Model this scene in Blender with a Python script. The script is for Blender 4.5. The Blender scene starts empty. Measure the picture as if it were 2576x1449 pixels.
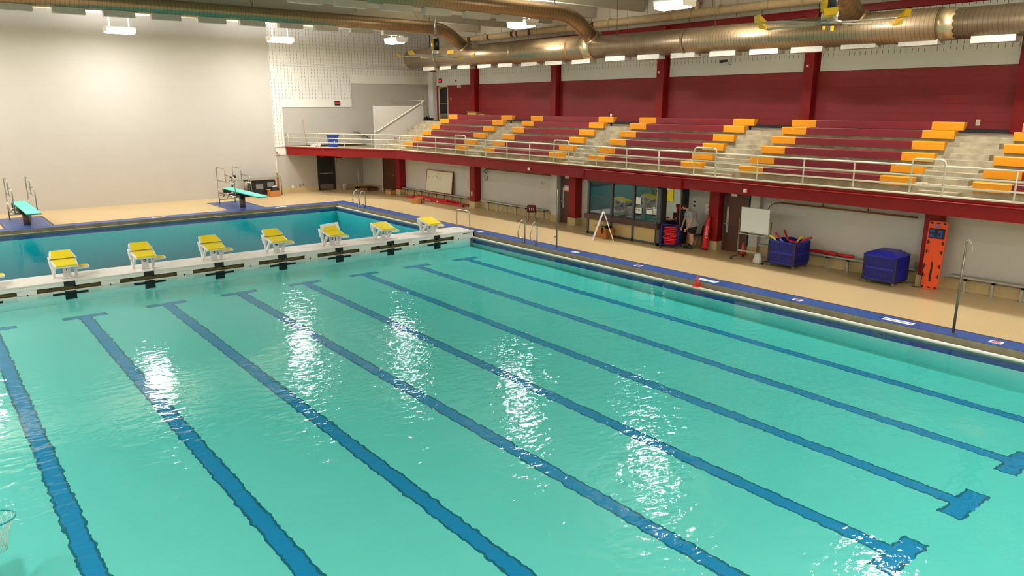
import bpy, math, random
from mathutils import Vector, Matrix
random.seed(7)
SC = bpy.context.scene
COL = SC.collection
PI = math.pi

# ------------------------------------------------------------------ camera, world, exposure
W_PX, H_PX, F_PX = 2576, 1449, 1885.48
CAM_Z, PITCH, YAW = 5.093, math.radians(13.6348), math.radians(38.7588)
_fw = Vector((math.sin(YAW)*math.cos(PITCH), math.cos(YAW)*math.cos(PITCH), -math.sin(PITCH)))
_rt = Vector((math.cos(YAW), -math.sin(YAW), 0.0))
_up = _rt.cross(_fw)
cam_data = bpy.data.cameras.new('camera')
cam_data.sensor_width = 36.0
cam_data.lens = 36.0*F_PX/W_PX
cam_data.clip_end = 200
cam = bpy.data.objects.new('camera', cam_data)
COL.objects.link(cam)
cam.matrix_world = Matrix(((_rt.x, _up.x, -_fw.x, 0), (_rt.y, _up.y, -_fw.y, 0), (_rt.z, _up.z, -_fw.z, CAM_Z), (0, 0, 0, 1)))
SC.camera = cam

world = bpy.data.worlds.new('world')
SC.world = world
world.use_nodes = True
world.node_tree.nodes['Background'].inputs[0].default_value = (1.0, 0.95, 0.88, 1)
world.node_tree.nodes['Background'].inputs[1].default_value = 0.02

SC.view_settings.view_transform = 'Standard'
SC.view_settings.look = 'None'
SC.view_settings.gamma = 1
SC.view_settings.use_curve_mapping = False
SC.view_settings.exposure = 0.08
cy = SC.cycles
cy.max_bounces = 7
cy.diffuse_bounces = 3
cy.glossy_bounces = 4
cy.transmission_bounces = 4
cy.transparent_max_bounces = 10
cy.volume_bounces = 0
cy.caustics_reflective = False
cy.caustics_refractive = False
cy.sample_clamp_indirect = 4.0
cy.use_denoising = True
cy.use_light_tree = True
cy.use_adaptive_sampling = True
cy.adaptive_threshold = 0.035

LAMP_DOWN, LAMP_UP = 290.0, 520.0      # watts of each high-bay fixture, downwards and upwards
SIDE_GAIN = 1.45                        # unseen side and near rows, boosted to brighten the bleacher side
LAMP_COLOR = (1.0, 0.985, 1.0)

# ------------------------------------------------------------------ materials
def lin(c):
    return tuple(((v/255)/12.92 if v/255 <= 0.04045 else ((v/255+0.055)/1.055)**2.4) for v in c)

def new_mat(name):
    m = bpy.data.materials.new(name)
    m.use_nodes = True
    nt = m.node_tree
    b = nt.nodes['Principled BSDF']
    return m, nt, b

def mat(name, rgb, rough=0.5, metal=0.0, noise=0.0, nscale=6.0, bump=0.0, emit=0.0, spec=0.5):
    m, nt, b = new_mat(name)
    c = lin(rgb)
    b.inputs['Base Color'].default_value = (*c, 1)
    b.inputs['Roughness'].default_value = rough
    b.inputs['Metallic'].default_value = metal
    b.inputs['Specular IOR Level'].default_value = spec
    if noise or bump:
        tc = nt.nodes.new('ShaderNodeTexCoord')
        n = nt.nodes.new('ShaderNodeTexNoise')
        n.inputs['Scale'].default_value = nscale
        n.inputs['Detail'].default_value = 5
        nt.links.new(tc.outputs['Object'], n.inputs['Vector'])
        if noise:
            r = nt.nodes.new('ShaderNodeValToRGB')
            r.color_ramp.elements[0].position = 0.3
            r.color_ramp.elements[1].position = 0.7
            r.color_ramp.elements[0].color = (*[max(0, v*(1-noise)) for v in c], 1)
            r.color_ramp.elements[1].color = (*[min(1, v*(1+noise*0.6)) for v in c], 1)
            nt.links.new(n.outputs['Fac'], r.inputs['Fac'])
            nt.links.new(r.outputs['Color'], b.inputs['Base Color'])
        if bump:
            bp = nt.nodes.new('ShaderNodeBump')
            bp.inputs['Strength'].default_value = bump
            bp.inputs['Distance'].default_value = 0.02
            nt.links.new(n.outputs['Fac'], bp.inputs['Height'])
            nt.links.new(bp.outputs['Normal'], b.inputs['Normal'])
    if emit:
        b.inputs['Emission Color'].default_value = (*c, 1)
        b.inputs['Emission Strength'].default_value = emit
        m.cycles.emission_sampling = 'NONE'
    return m

def M_(nt, op, a, b=None, c=None):
    n = nt.nodes.new('ShaderNodeMath')
    n.operation = op
    for i, v in enumerate((a, b, c)):
        if v is None:
            continue
        if isinstance(v, (int, float)):
            n.inputs[i].default_value = v
        else:
            nt.links.new(v, n.inputs[i])
    return n.outputs[0]

def coords(nt, along):
    """u (along the wall) and v (height) of a vertical wall that runs along X or Y"""
    tc = nt.nodes.new('ShaderNodeTexCoord')
    sp = nt.nodes.new('ShaderNodeSeparateXYZ')
    nt.links.new(tc.outputs['Object'], sp.inputs[0])
    return sp.outputs['X' if along == 'x' else 'Y'], sp.outputs['Z'], tc

def block_mat(name, rgb, along, bw=0.406, bh=0.203, joint=0.008, dark=0.8, vjoint=True, rough=0.6, slots=False, noise=0.04):
    m, nt, b = new_mat(name)
    c = lin(rgb)
    u, v, tc = coords(nt, along)
    vr = M_(nt, 'DIVIDE', v, bh)
    row = M_(nt, 'FLOOR', vr)
    fv = M_(nt, 'FRACT', vr)
    off = M_(nt, 'MULTIPLY', M_(nt, 'MODULO', row, 2.0), 0.5)
    fu = M_(nt, 'FRACT', M_(nt, 'ADD', M_(nt, 'DIVIDE', u, bw), off))
    mask = M_(nt, 'LESS_THAN', fv, joint/bh)
    if vjoint:
        mask = M_(nt, 'MAXIMUM', mask, M_(nt, 'MULTIPLY', M_(nt, 'LESS_THAN', fu, joint/bw), 0.6))
    nz = nt.nodes.new('ShaderNodeTexNoise')
    nz.inputs['Scale'].default_value = 1.3
    nz.inputs['Detail'].default_value = 6
    nt.links.new(tc.outputs['Object'], nz.inputs['Vector'])
    mix = nt.nodes.new('ShaderNodeMix')
    mix.data_type = 'RGBA'
    mix.inputs[6].default_value = (*[x*(1-noise) for x in c], 1)
    mix.inputs[7].default_value = (*[min(1, x*(1+noise)) for x in c], 1)
    nt.links.new(nz.outputs['Fac'], mix.inputs[0])
    m2 = nt.nodes.new('ShaderNodeMix')
    m2.data_type = 'RGBA'
    nt.links.new(mask, m2.inputs[0])
    nt.links.new(mix.outputs[2], m2.inputs[6])
    m2.inputs[7].default_value = (*[x*dark for x in c], 1)
    out = m2.outputs[2]
    if slots:
        su = M_(nt, 'FRACT', M_(nt, 'DIVIDE', u, 0.2085))
        a1 = M_(nt, 'LESS_THAN', su, 0.085)
        a2 = M_(nt, 'GREATER_THAN', fv, 0.17)
        a3 = M_(nt, 'LESS_THAN', fv, 0.86)
        sm = M_(nt, 'MULTIPLY', M_(nt, 'MULTIPLY', a1, a2), a3)
        m3 = nt.nodes.new('ShaderNodeMix')
        m3.data_type = 'RGBA'
        nt.links.new(sm, m3.inputs[0])
        nt.links.new(out, m3.inputs[6])
        m3.inputs[7].default_value = (*lin((96, 92, 80)), 1)
        out = m3.outputs[2]
    nt.links.new(out, b.inputs['Base Color'])
    b.inputs['Roughness'].default_value = rough
    return m

def tile_mat(name, rgb, grout, size=0.06, gw=0.12, rough=0.35, noise=0.08):
    m, nt, b = new_mat(name)
    tc = nt.nodes.new('ShaderNodeTexCoord')
    sp = nt.nodes.new('ShaderNodeSeparateXYZ')
    nt.links.new(tc.outputs['Object'], sp.inputs[0])
    fx = M_(nt, 'LESS_THAN', M_(nt, 'FRACT', M_(nt, 'DIVIDE', sp.outputs['X'], size)), gw)
    fy = M_(nt, 'LESS_THAN', M_(nt, 'FRACT', M_(nt, 'DIVIDE', sp.outputs['Y'], size)), gw)
    mask = M_(nt, 'MAXIMUM', fx, fy)
    c = lin(rgb)
    nz = nt.nodes.new('ShaderNodeTexNoise')
    nz.inputs['Scale'].default_value = 0.5
    nz.inputs['Detail'].default_value = 7
    nt.links.new(tc.outputs['Object'], nz.inputs['Vector'])
    mix = nt.nodes.new('ShaderNodeMix')
    mix.data_type = 'RGBA'
    mix.inputs[6].default_value = (*[x*(1-noise) for x in c], 1)
    mix.inputs[7].default_value = (*[min(1, x*(1+noise)) for x in c], 1)
    nt.links.new(nz.outputs['Fac'], mix.inputs[0])
    m2 = nt.nodes.new('ShaderNodeMix')
    m2.data_type = 'RGBA'
    nt.links.new(mask, m2.inputs[0])
    nt.links.new(mix.outputs[2], m2.inputs[6])
    m2.inputs[7].default_value = (*lin(grout), 1)
    nt.links.new(m2.outputs[2], b.inputs['Base Color'])
    b.inputs['Roughness'].default_value = rough
    return m

def duct_mat(name, rgb, along, pitch=0.13, rough=0.34):
    m, nt, b = new_mat(name)
    u, v, tc = coords(nt, along)
    f = M_(nt, 'FRACT', M_(nt, 'DIVIDE', u, pitch))
    rib = M_(nt, 'LESS_THAN', M_(nt, 'ABSOLUTE', M_(nt, 'SUBTRACT', f, 0.5)), 0.09)
    nz = nt.nodes.new('ShaderNodeTexNoise')
    nz.inputs['Scale'].default_value = 2.2
    nz.inputs['Detail'].default_value = 8
    nt.links.new(tc.outputs['Object'], nz.inputs['Vector'])
    c = lin(rgb)
    mix = nt.nodes.new('ShaderNodeMix')
    mix.data_type = 'RGBA'
    mix.inputs[6].default_value = (*[x*0.72 for x in c], 1)
    mix.inputs[7].default_value = (*[min(1, x*1.2) for x in c], 1)
    nt.links.new(nz.outputs['Fac'], mix.inputs[0])
    m2 = nt.nodes.new('ShaderNodeMix')
    m2.data_type = 'RGBA'
    nt.links.new(M_(nt, 'MULTIPLY', rib, 0.55), m2.inputs[0])
    nt.links.new(mix.outputs[2], m2.inputs[6])
    m2.inputs[7].default_value = (*[x*0.45 for x in c], 1)
    nt.links.new(m2.outputs[2], b.inputs['Base Color'])
    b.inputs['Metallic'].default_value = 0.8
    b.inputs['Roughness'].default_value = rough
    bp = nt.nodes.new('ShaderNodeBump')
    bp.inputs['Strength'].default_value = 0.5
    bp.inputs['Distance'].default_value = 0.012
    nt.links.new(rib, bp.inputs['Height'])
    nt.links.new(bp.outputs['Normal'], b.inputs['Normal'])
    return m

# lanes -----------------------------------------------------------------------------------------
LANES = [1.13, 3.27, 5.436, 7.574, 9.72, 11.85, 13.97, 16.07]   # lane centres (X), the last by the bleachers
PXL, PXR, PYN, PYF = -0.75, 17.85, 1.9, 37.36                   # pool rectangle
BK0, BK1 = 24.77, 26.03                                          # bulkhead
WZ = -0.16                                                       # water level

def pool_floor_mat():
    m, nt, b = new_mat('pool_plaster_with_lane_tiles')
    tc = nt.nodes.new('ShaderNodeTexCoord')
    nz = nt.nodes.new('ShaderNodeTexNoise')
    nz.inputs['Scale'].default_value = 6.5
    nz.inputs['Detail'].default_value = 4
    nt.links.new(tc.outputs['Object'], nz.inputs['Vector'])
    sp0 = nt.nodes.new('ShaderNodeSeparateXYZ')
    nt.links.new(tc.outputs['Object'], sp0.inputs[0])
    sc = nt.nodes.new('ShaderNodeSeparateColor')
    nt.links.new(nz.outputs['Color'], sc.inputs[0])
    x = M_(nt, 'ADD', sp0.outputs['X'], M_(nt, 'MULTIPLY', M_(nt, 'SUBTRACT', sc.outputs[0], 0.5), 0.14))
    y = M_(nt, 'ADD', sp0.outputs['Y'], M_(nt, 'MULTIPLY', M_(nt, 'SUBTRACT', sc.outputs[1], 0.5), 0.14))
    pitch = (LANES[-1]-LANES[0])/7
    k = M_(nt, 'ROUND', M_(nt, 'DIVIDE', M_(nt, 'SUBTRACT', x, LANES[0]), pitch))
    dx = M_(nt, 'ABSOLUTE', M_(nt, 'SUBTRACT', x, M_(nt, 'ADD', M_(nt, 'MULTIPLY', k, pitch), LANES[0])))
    iny = M_(nt, 'MULTIPLY', M_(nt, 'GREATER_THAN', y, 3.55), M_(nt, 'LESS_THAN', y, 23.0))
    line = M_(nt, 'MULTIPLY', M_(nt, 'LESS_THAN', dx, 0.155), iny)
    core = M_(nt, 'MULTIPLY', M_(nt, 'LESS_THAN', dx, 0.115), iny)
    near = M_(nt, 'LESS_THAN', M_(nt, 'ABSOLUTE', M_(nt, 'SUBTRACT', y, 3.72)), 0.17)
    far = M_(nt, 'LESS_THAN', M_(nt, 'ABSOLUTE', M_(nt, 'SUBTRACT', y, 22.86)), 0.15)
    bar = M_(nt, 'MULTIPLY', M_(nt, 'MAXIMUM', near, far), M_(nt, 'LESS_THAN', dx, 0.54))
    line = M_(nt, 'MAXIMUM', line, bar)
    nearc = M_(nt, 'LESS_THAN', M_(nt, 'ABSOLUTE', M_(nt, 'SUBTRACT', y, 3.72)), 0.125)
    farc = M_(nt, 'LESS_THAN', M_(nt, 'ABSOLUTE', M_(nt, 'SUBTRACT', y, 22.86)), 0.11)
    core = M_(nt, 'MAXIMUM', core, M_(nt, 'MULTIPLY', M_(nt, 'MAXIMUM', nearc, farc), M_(nt, 'LESS_THAN', dx, 0.5)))
    def mixc(fac, a, bcol):
        n = nt.nodes.new('ShaderNodeMix')
        n.data_type = 'RGBA'
        nt.links.new(fac, n.inputs[0])
        if isinstance(a, tuple):
            n.inputs[6].default_value = (*a, 1)
        else:
            nt.links.new(a, n.inputs[6])
        n.inputs[7].default_value = (*bcol, 1)
        return n.outputs[2]
    n2 = nt.nodes.new('ShaderNodeTexNoise')
    n2.inputs['Scale'].default_value = 0.6
    nt.links.new(tc.outputs['Object'], n2.inputs['Vector'])
    base = mixc(n2.outputs['Fac'], POOL_A, POOL_B)
    c1 = mixc(line, base, lin((40, 92, 112)))
    c2 = mixc(core, c1, lin((40, 128, 178)))
    nt.links.new(c2, b.inputs['Base Color'])
    b.inputs['Roughness'].default_value = 0.6
    return m
POOL_A, POOL_B = lin((192, 206, 190)), lin((202, 214, 198))

def water_mat():
    m = bpy.data.materials.new('clear_pool_water')
    m.use_nodes = True
    nt = m.node_tree
    nt.nodes.clear()
    out = nt.nodes.new('ShaderNodeOutputMaterial')
    tr = nt.nodes.new('ShaderNodeBsdfTransparent')
    gl = nt.nodes.new('ShaderNodeBsdfGlossy')
    gl.inputs['Roughness'].default_value = 0.03
    tc = nt.nodes.new('ShaderNodeTexCoord')
    def noise(scale, detail, stretch=(1, 1, 1), rot=0):
        mp = nt.nodes.new('ShaderNodeMapping')
        mp.inputs['Scale'].default_value = stretch
        mp.inputs['Rotation'].default_value = (0, 0, rot)
        nt.links.new(tc.outputs['Object'], mp.inputs['Vector'])
        n = nt.nodes.new('ShaderNodeTexNoise')
        n.inputs['Scale'].default_value = scale
        n.inputs['Detail'].default_value = detail
        nt.links.new(mp.outputs[0], n.inputs['Vector'])
        return n.outputs['Fac']
    big = noise(1.1, 1.0)
    mid = noise(3.4, 1.5, (1.0, 1.6, 1), 0.5)
    fine = noise(9.0, 2.0, (1.0, 1.7, 1), 0.7)
    calm = noise(0.16, 1.0)
    spw = nt.nodes.new('ShaderNodeSeparateXYZ')
    nt.links.new(tc.outputs['Object'], spw.inputs[0])
    ex = M_(nt, 'DIVIDE', M_(nt, 'SUBTRACT', spw.outputs['X'], 8.0), 5.5)
    ey = M_(nt, 'DIVIDE', M_(nt, 'SUBTRACT', spw.outputs['Y'], 9.5), 5.5)
    r2 = M_(nt, 'ADD', M_(nt, 'MULTIPLY', ex, ex), M_(nt, 'MULTIPLY', ey, ey))
    zone = M_(nt, 'POWER', 2.718, M_(nt, 'MULTIPLY', r2, -1.0))
    amp = M_(nt, 'ADD', M_(nt, 'MULTIPLY', zone, 0.75), M_(nt, 'MULTIPLY', M_(nt, 'SUBTRACT', calm, 0.40), 2.0))
    ampc = nt.nodes.new('ShaderNodeClamp')
    nt.links.new(amp, ampc.inputs[0])
    ampc.inputs[1].default_value = 0.16
    ampc.inputs[2].default_value = 1.0
    h = M_(nt, 'ADD', M_(nt, 'MULTIPLY', big, 0.006), M_(nt, 'MULTIPLY', M_(nt, 'ADD', M_(nt, 'MULTIPLY', mid, 0.030), M_(nt, 'MULTIPLY', fine, 0.008)), ampc.outputs[0]))
    bp = nt.nodes.new('ShaderNodeBump')
    bp.inputs['Strength'].default_value = 1.0
    bp.inputs['Distance'].default_value = 1.0
    nt.links.new(h, bp.inputs['Height'])
    nt.links.new(bp.outputs['Normal'], gl.inputs['Normal'])
    geo = nt.nodes.new('ShaderNodeNewGeometry')
    dt = nt.nodes.new('ShaderNodeVectorMath')
    dt.operation = 'DOT_PRODUCT'
    nt.links.new(bp.outputs['Normal'], dt.inputs[0])
    nt.links.new(geo.outputs['Incoming'], dt.inputs[1])
    ca = M_(nt, 'MINIMUM', M_(nt, 'ABSOLUTE', dt.outputs['Value']), 1.0)
    fr = M_(nt, 'MINIMUM', M_(nt, 'ADD', 0.02, M_(nt, 'MULTIPLY', 0.98, M_(nt, 'POWER', M_(nt, 'SUBTRACT', 1.0, ca), 5.0))), 0.17)
    mix = nt.nodes.new('ShaderNodeMixShader')
    nt.links.new(fr, mix.inputs[0])
    nt.links.new(tr.outputs[0], mix.inputs[1])
    nt.links.new(gl.outputs[0], mix.inputs[2])
    nt.links.new(mix.outputs[0], out.inputs['Surface'])
    va = nt.nodes.new('ShaderNodeVolumeAbsorption')
    va.inputs['Color'].default_value = WATER_TINT
    va.inputs['Density'].default_value = WATER_DENS
    nt.links.new(va.outputs[0], out.inputs['Volume'])
    return m
WATER_TINT, WATER_DENS = (0.16, 0.915, 0.94, 1), 1.0

def glass_mat():
    m = bpy.data.materials.new('clear_window_glass')
    m.use_nodes = True
    nt = m.node_tree
    nt.nodes.clear()
    out = nt.nodes.new('ShaderNodeOutputMaterial')
    tr = nt.nodes.new('ShaderNodeBsdfTransparent')
    tr.inputs[0].default_value = (0.86, 0.9, 0.87, 1)
    gl = nt.nodes.new('ShaderNodeBsdfGlossy')
    gl.inputs['Roughness'].default_value = 0.02
    lw = nt.nodes.new('ShaderNodeLayerWeight')
    lw.inputs[0].default_value = 0.35
    mix = nt.nodes.new('ShaderNodeMixShader')
    f = M_(nt, 'ADD', 0.05, M_(nt, 'MULTIPLY', lw.outputs['Fresnel'], 0.8))
    nt.links.new(f, mix.inputs[0])
    nt.links.new(tr.outputs[0], mix.inputs[1])
    nt.links.new(gl.outputs[0], mix.inputs[2])
    nt.links.new(mix.outputs[0], out.inputs['Surface'])
    return m

m_beige = block_mat('beige_painted_block_wall', (196, 190, 178), 'x', bw=4.0, bh=1.22, joint=0.012, dark=0.93, vjoint=False)
m_acou_x = block_mat('white_slotted_acoustic_block', (236, 231, 220), 'x', slots=True, dark=0.95)
m_acou_y = block_mat('white_slotted_acoustic_block_side', (236, 236, 226), 'y', slots=True, dark=0.93)
m_white_y = block_mat('white_plain_block_side', (236, 236, 226), 'y', dark=0.95)
m_white_x = block_mat('white_plain_block', (240, 236, 222), 'x', dark=0.96)
m_grey_x = block_mat('grey_painted_block_end', (186, 180, 168), 'x', dark=0.93)
m_grey_y = block_mat('grey_painted_block_side', (208, 204, 194), 'y', dark=0.93)
m_maroon_y = block_mat('maroon_painted_block', (132, 24, 26), 'y', bw=0.812, bh=0.203*1.5, joint=0.012, dark=0.62, noise=0.1)
m_maroon = mat('maroon_gloss_paint', (136, 20, 20), 0.45, noise=0.05, nscale=1.5, spec=0.25)
m_maroon_dk = mat('dark_red_board', (112, 10, 24), 0.42, noise=0.08, nscale=2)
m_yellow_or = mat('amber_yellow_board', (226, 146, 22), 0.45, spec=0.3)
m_cream = mat('cream_painted_panel', (214, 205, 180), 0.6, noise=0.04, nscale=2)
m_ceil = mat('cream_concrete_ceiling', (204, 194, 168), 0.8, noise=0.04, nscale=1)
m_rail = mat('cream_painted_steel_rail', (226, 220, 194), 0.4)
m_conc = mat('worn_seating_concrete', (168, 156, 128), 0.8, noise=0.34, nscale=2.6, bump=0.3)
m_deck = tile_mat('tan_deck_tile', (208, 182, 134), (188, 162, 116), size=0.075, gw=0.1)
m_blue = tile_mat('blue_coping_tile', (44, 82, 158), (40, 70, 132), size=0.052, gw=0.1, noise=0.2)
m_brown_tile = mat('dark_brown_edge_tile', (78, 60, 52), 0.5)
m_grate = mat('black_gutter_gap', (22, 20, 20), 0.6)
m_gut = mat('stained_gutter_wall', (146, 138, 112), 0.5, noise=0.28, nscale=3)
m_gutf = mat('rusty_gutter_trough', (104, 84, 50), 0.6, noise=0.4, nscale=4)
m_lip = mat('white_gutter_lip', (242, 238, 226), 0.35)
m_basetile = tile_mat('tan_wall_base_tile', (206, 184, 134), (190, 168, 118), size=0.2, gw=0.03)
m_bandblue = mat('navy_waterline_tile', (24, 74, 150), 0.5, noise=0.1)
m_bandgreen = mat('grey_green_surface', (96, 112, 96), 0.5)  # grey green of the strip between gutter lip and navy tiles
m_plaster = mat('white_pool_plaster', (228, 238, 228), 0.6)
m_deep = mat('well_plaster_scatter_tint', (196, 226, 240), 0.6)  # white plaster tinted blue to stand in for light scattered in deep water
m_bulk = mat('white_fibreglass', (242, 238, 228), 0.35)
m_olive = mat('olive_cavity', (132, 124, 78), 0.6)  # olive colour of the bulkhead interior
m_black = mat('black_plastic', (16, 16, 18), 0.45)
m_black2 = mat('charcoal_plastic', (36, 36, 38), 0.5)
m_white = mat('white_gloss_paint', (244, 242, 236), 0.35)
m_pad = mat('yellow_grip_pad', (252, 224, 8), 0.75, bump=0.3, nscale=60)
m_steel = mat('brushed_stainless_steel', (186, 180, 168), 0.28, metal=0.9)
m_steel_dk = mat('tarnished_steel', (132, 122, 104), 0.4, metal=0.7, noise=0.3, nscale=9)
m_alu = mat('dull_aluminium', (178, 178, 164), 0.45, metal=0.45)
m_teal = mat('aqua_diving_board', (112, 232, 204), 0.55)
m_teal_dk = mat('dark_teal_board_edge', (14, 96, 98), 0.5)
m_ped = mat('brown_pedestal', (92, 76, 66), 0.5, noise=0.2)
m_mat = tile_mat('blue_mat_tile', (70, 96, 158), (60, 84, 140), size=0.052, gw=0.1, noise=0.15)
m_duct_y = duct_mat('spiral_galvanised_duct', (160, 140, 112), 'y')
m_duct_x = duct_mat('spiral_galvanised_branch_duct', (168, 142, 108), 'x', pitch=0.16)
m_duct_p = mat('plain_duct_sheet', (206, 188, 150), 0.3, metal=0.85)
m_rust = mat('rusty_duct_band', (150, 104, 52), 0.6, metal=0.4, noise=0.3, nscale=8)
m_diff = mat('galvanised_diffuser', (214, 208, 192), 0.4, metal=0.35, noise=0.08, nscale=12)
m_lamp = mat('lit_fluorescent_tube', (255, 250, 240), 0.4, emit=40.0)
m_glare = mat('lit_glare_box', (255, 252, 246), 0.4, emit=40.0)
m_refl = mat('white_enamel_reflector', (248, 246, 240), 0.3)
m_wrap = mat('cream_pipe_lagging', (206, 182, 138), 0.8, noise=0.14, nscale=5)
m_torn = mat('exposed_dark_lagging', (72, 46, 34), 0.8)
m_fan_y = mat('yellow_fan_motor', (244, 190, 10), 0.4)
m_door_br = mat('dark_brown_wood_door', (80, 42, 20), 0.5, noise=0.2, nscale=3)
m_door_bk = mat('black_door', (20, 18, 18), 0.5)
m_frame = mat('charcoal_aluminium_frame', (72, 74, 78), 0.45)
m_sill = mat('dark_brown_laminate', (70, 42, 28), 0.45)
m_tanpan = mat('tan_spandrel_panel', (206, 182, 124), 0.55)
m_glass = glass_mat()
m_board = mat('white_marker_board', (242, 242, 238), 0.3)
m_board2 = mat('cream_marker_board', (234, 230, 204), 0.35)
m_wood = mat('orange_brown_wood', (140, 74, 26), 0.5)
m_ink = mat('grey_marker_ink', (120, 122, 116), 0.6)
m_card = mat('cardboard', (188, 124, 60), 0.8, noise=0.08)
m_card2 = mat('pale_cardboard', (204, 156, 92), 0.8, noise=0.08)
m_red = mat('red_foam', (226, 26, 44), 0.55)
m_redv = mat('red_vinyl_foam', (206, 22, 30), 0.4)
m_redl = mat('red_fibreglass_rail', (190, 30, 32), 0.45, noise=0.2, nscale=10)
m_orange = mat('orange_spine_board', (250, 84, 20), 0.45)
m_cone = mat('red_orange_cone', (246, 62, 44), 0.5)
m_bluep = mat('royal_blue_plastic', (22, 30, 150), 0.4)
m_bluel = mat('blue_plastic_lid', (40, 42, 186), 0.4)
m_bluew = mat('blue_coated_wire', (36, 48, 150), 0.4)
m_bluebin = mat('recycling_bin_blue', (34, 66, 150), 0.45)
m_yel = mat('yellow_foam', (240, 220, 40), 0.6)
m_sky = mat('light_blue_foam', (80, 160, 230), 0.6)
m_skin = mat('skin', (206, 150, 120), 0.55)
m_hair = mat('dark_brown_hair', (44, 30, 24), 0.7)
m_shirt = mat('heather_grey_cotton', (150, 154, 156), 0.85, noise=0.06, nscale=30)
m_short = mat('black_athletic_fabric', (16, 16, 20), 0.8)
m_chair_m = mat('maroon_plastic', (86, 14, 26), 0.4)
m_chair_b = mat('brown_plastic', (62, 46, 36), 0.45)
m_paper = mat('white_paper', (238, 240, 232), 0.7)
m_pink = mat('pink_paper', (246, 150, 140), 0.7)
m_red_led = mat('red_lit_letters', (255, 30, 40), 0.5, emit=2.2)
m_red_txt = mat('red_print', (190, 24, 40), 0.6)
m_plate = mat('ivory_wall_plate', (226, 214, 180), 0.5)
m_stick = mat('tan_broom_handle', (176, 142, 84), 0.6)
m_net = mat('white_net_cord', (226, 226, 212), 0.7)
m_hoop = mat('teal_hoop', (20, 150, 160), 0.4)
m_bag = mat('translucent_white_bag', (214, 210, 200), 0.5)
m_off_wall = mat('pale_green_office_wall', (190, 200, 186), 0.7)
m_off_tan = mat('tan_office_wall', (176, 146, 92), 0.7)
m_bucket = mat('white_plastic_bucket', (232, 230, 222), 0.4)

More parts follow.
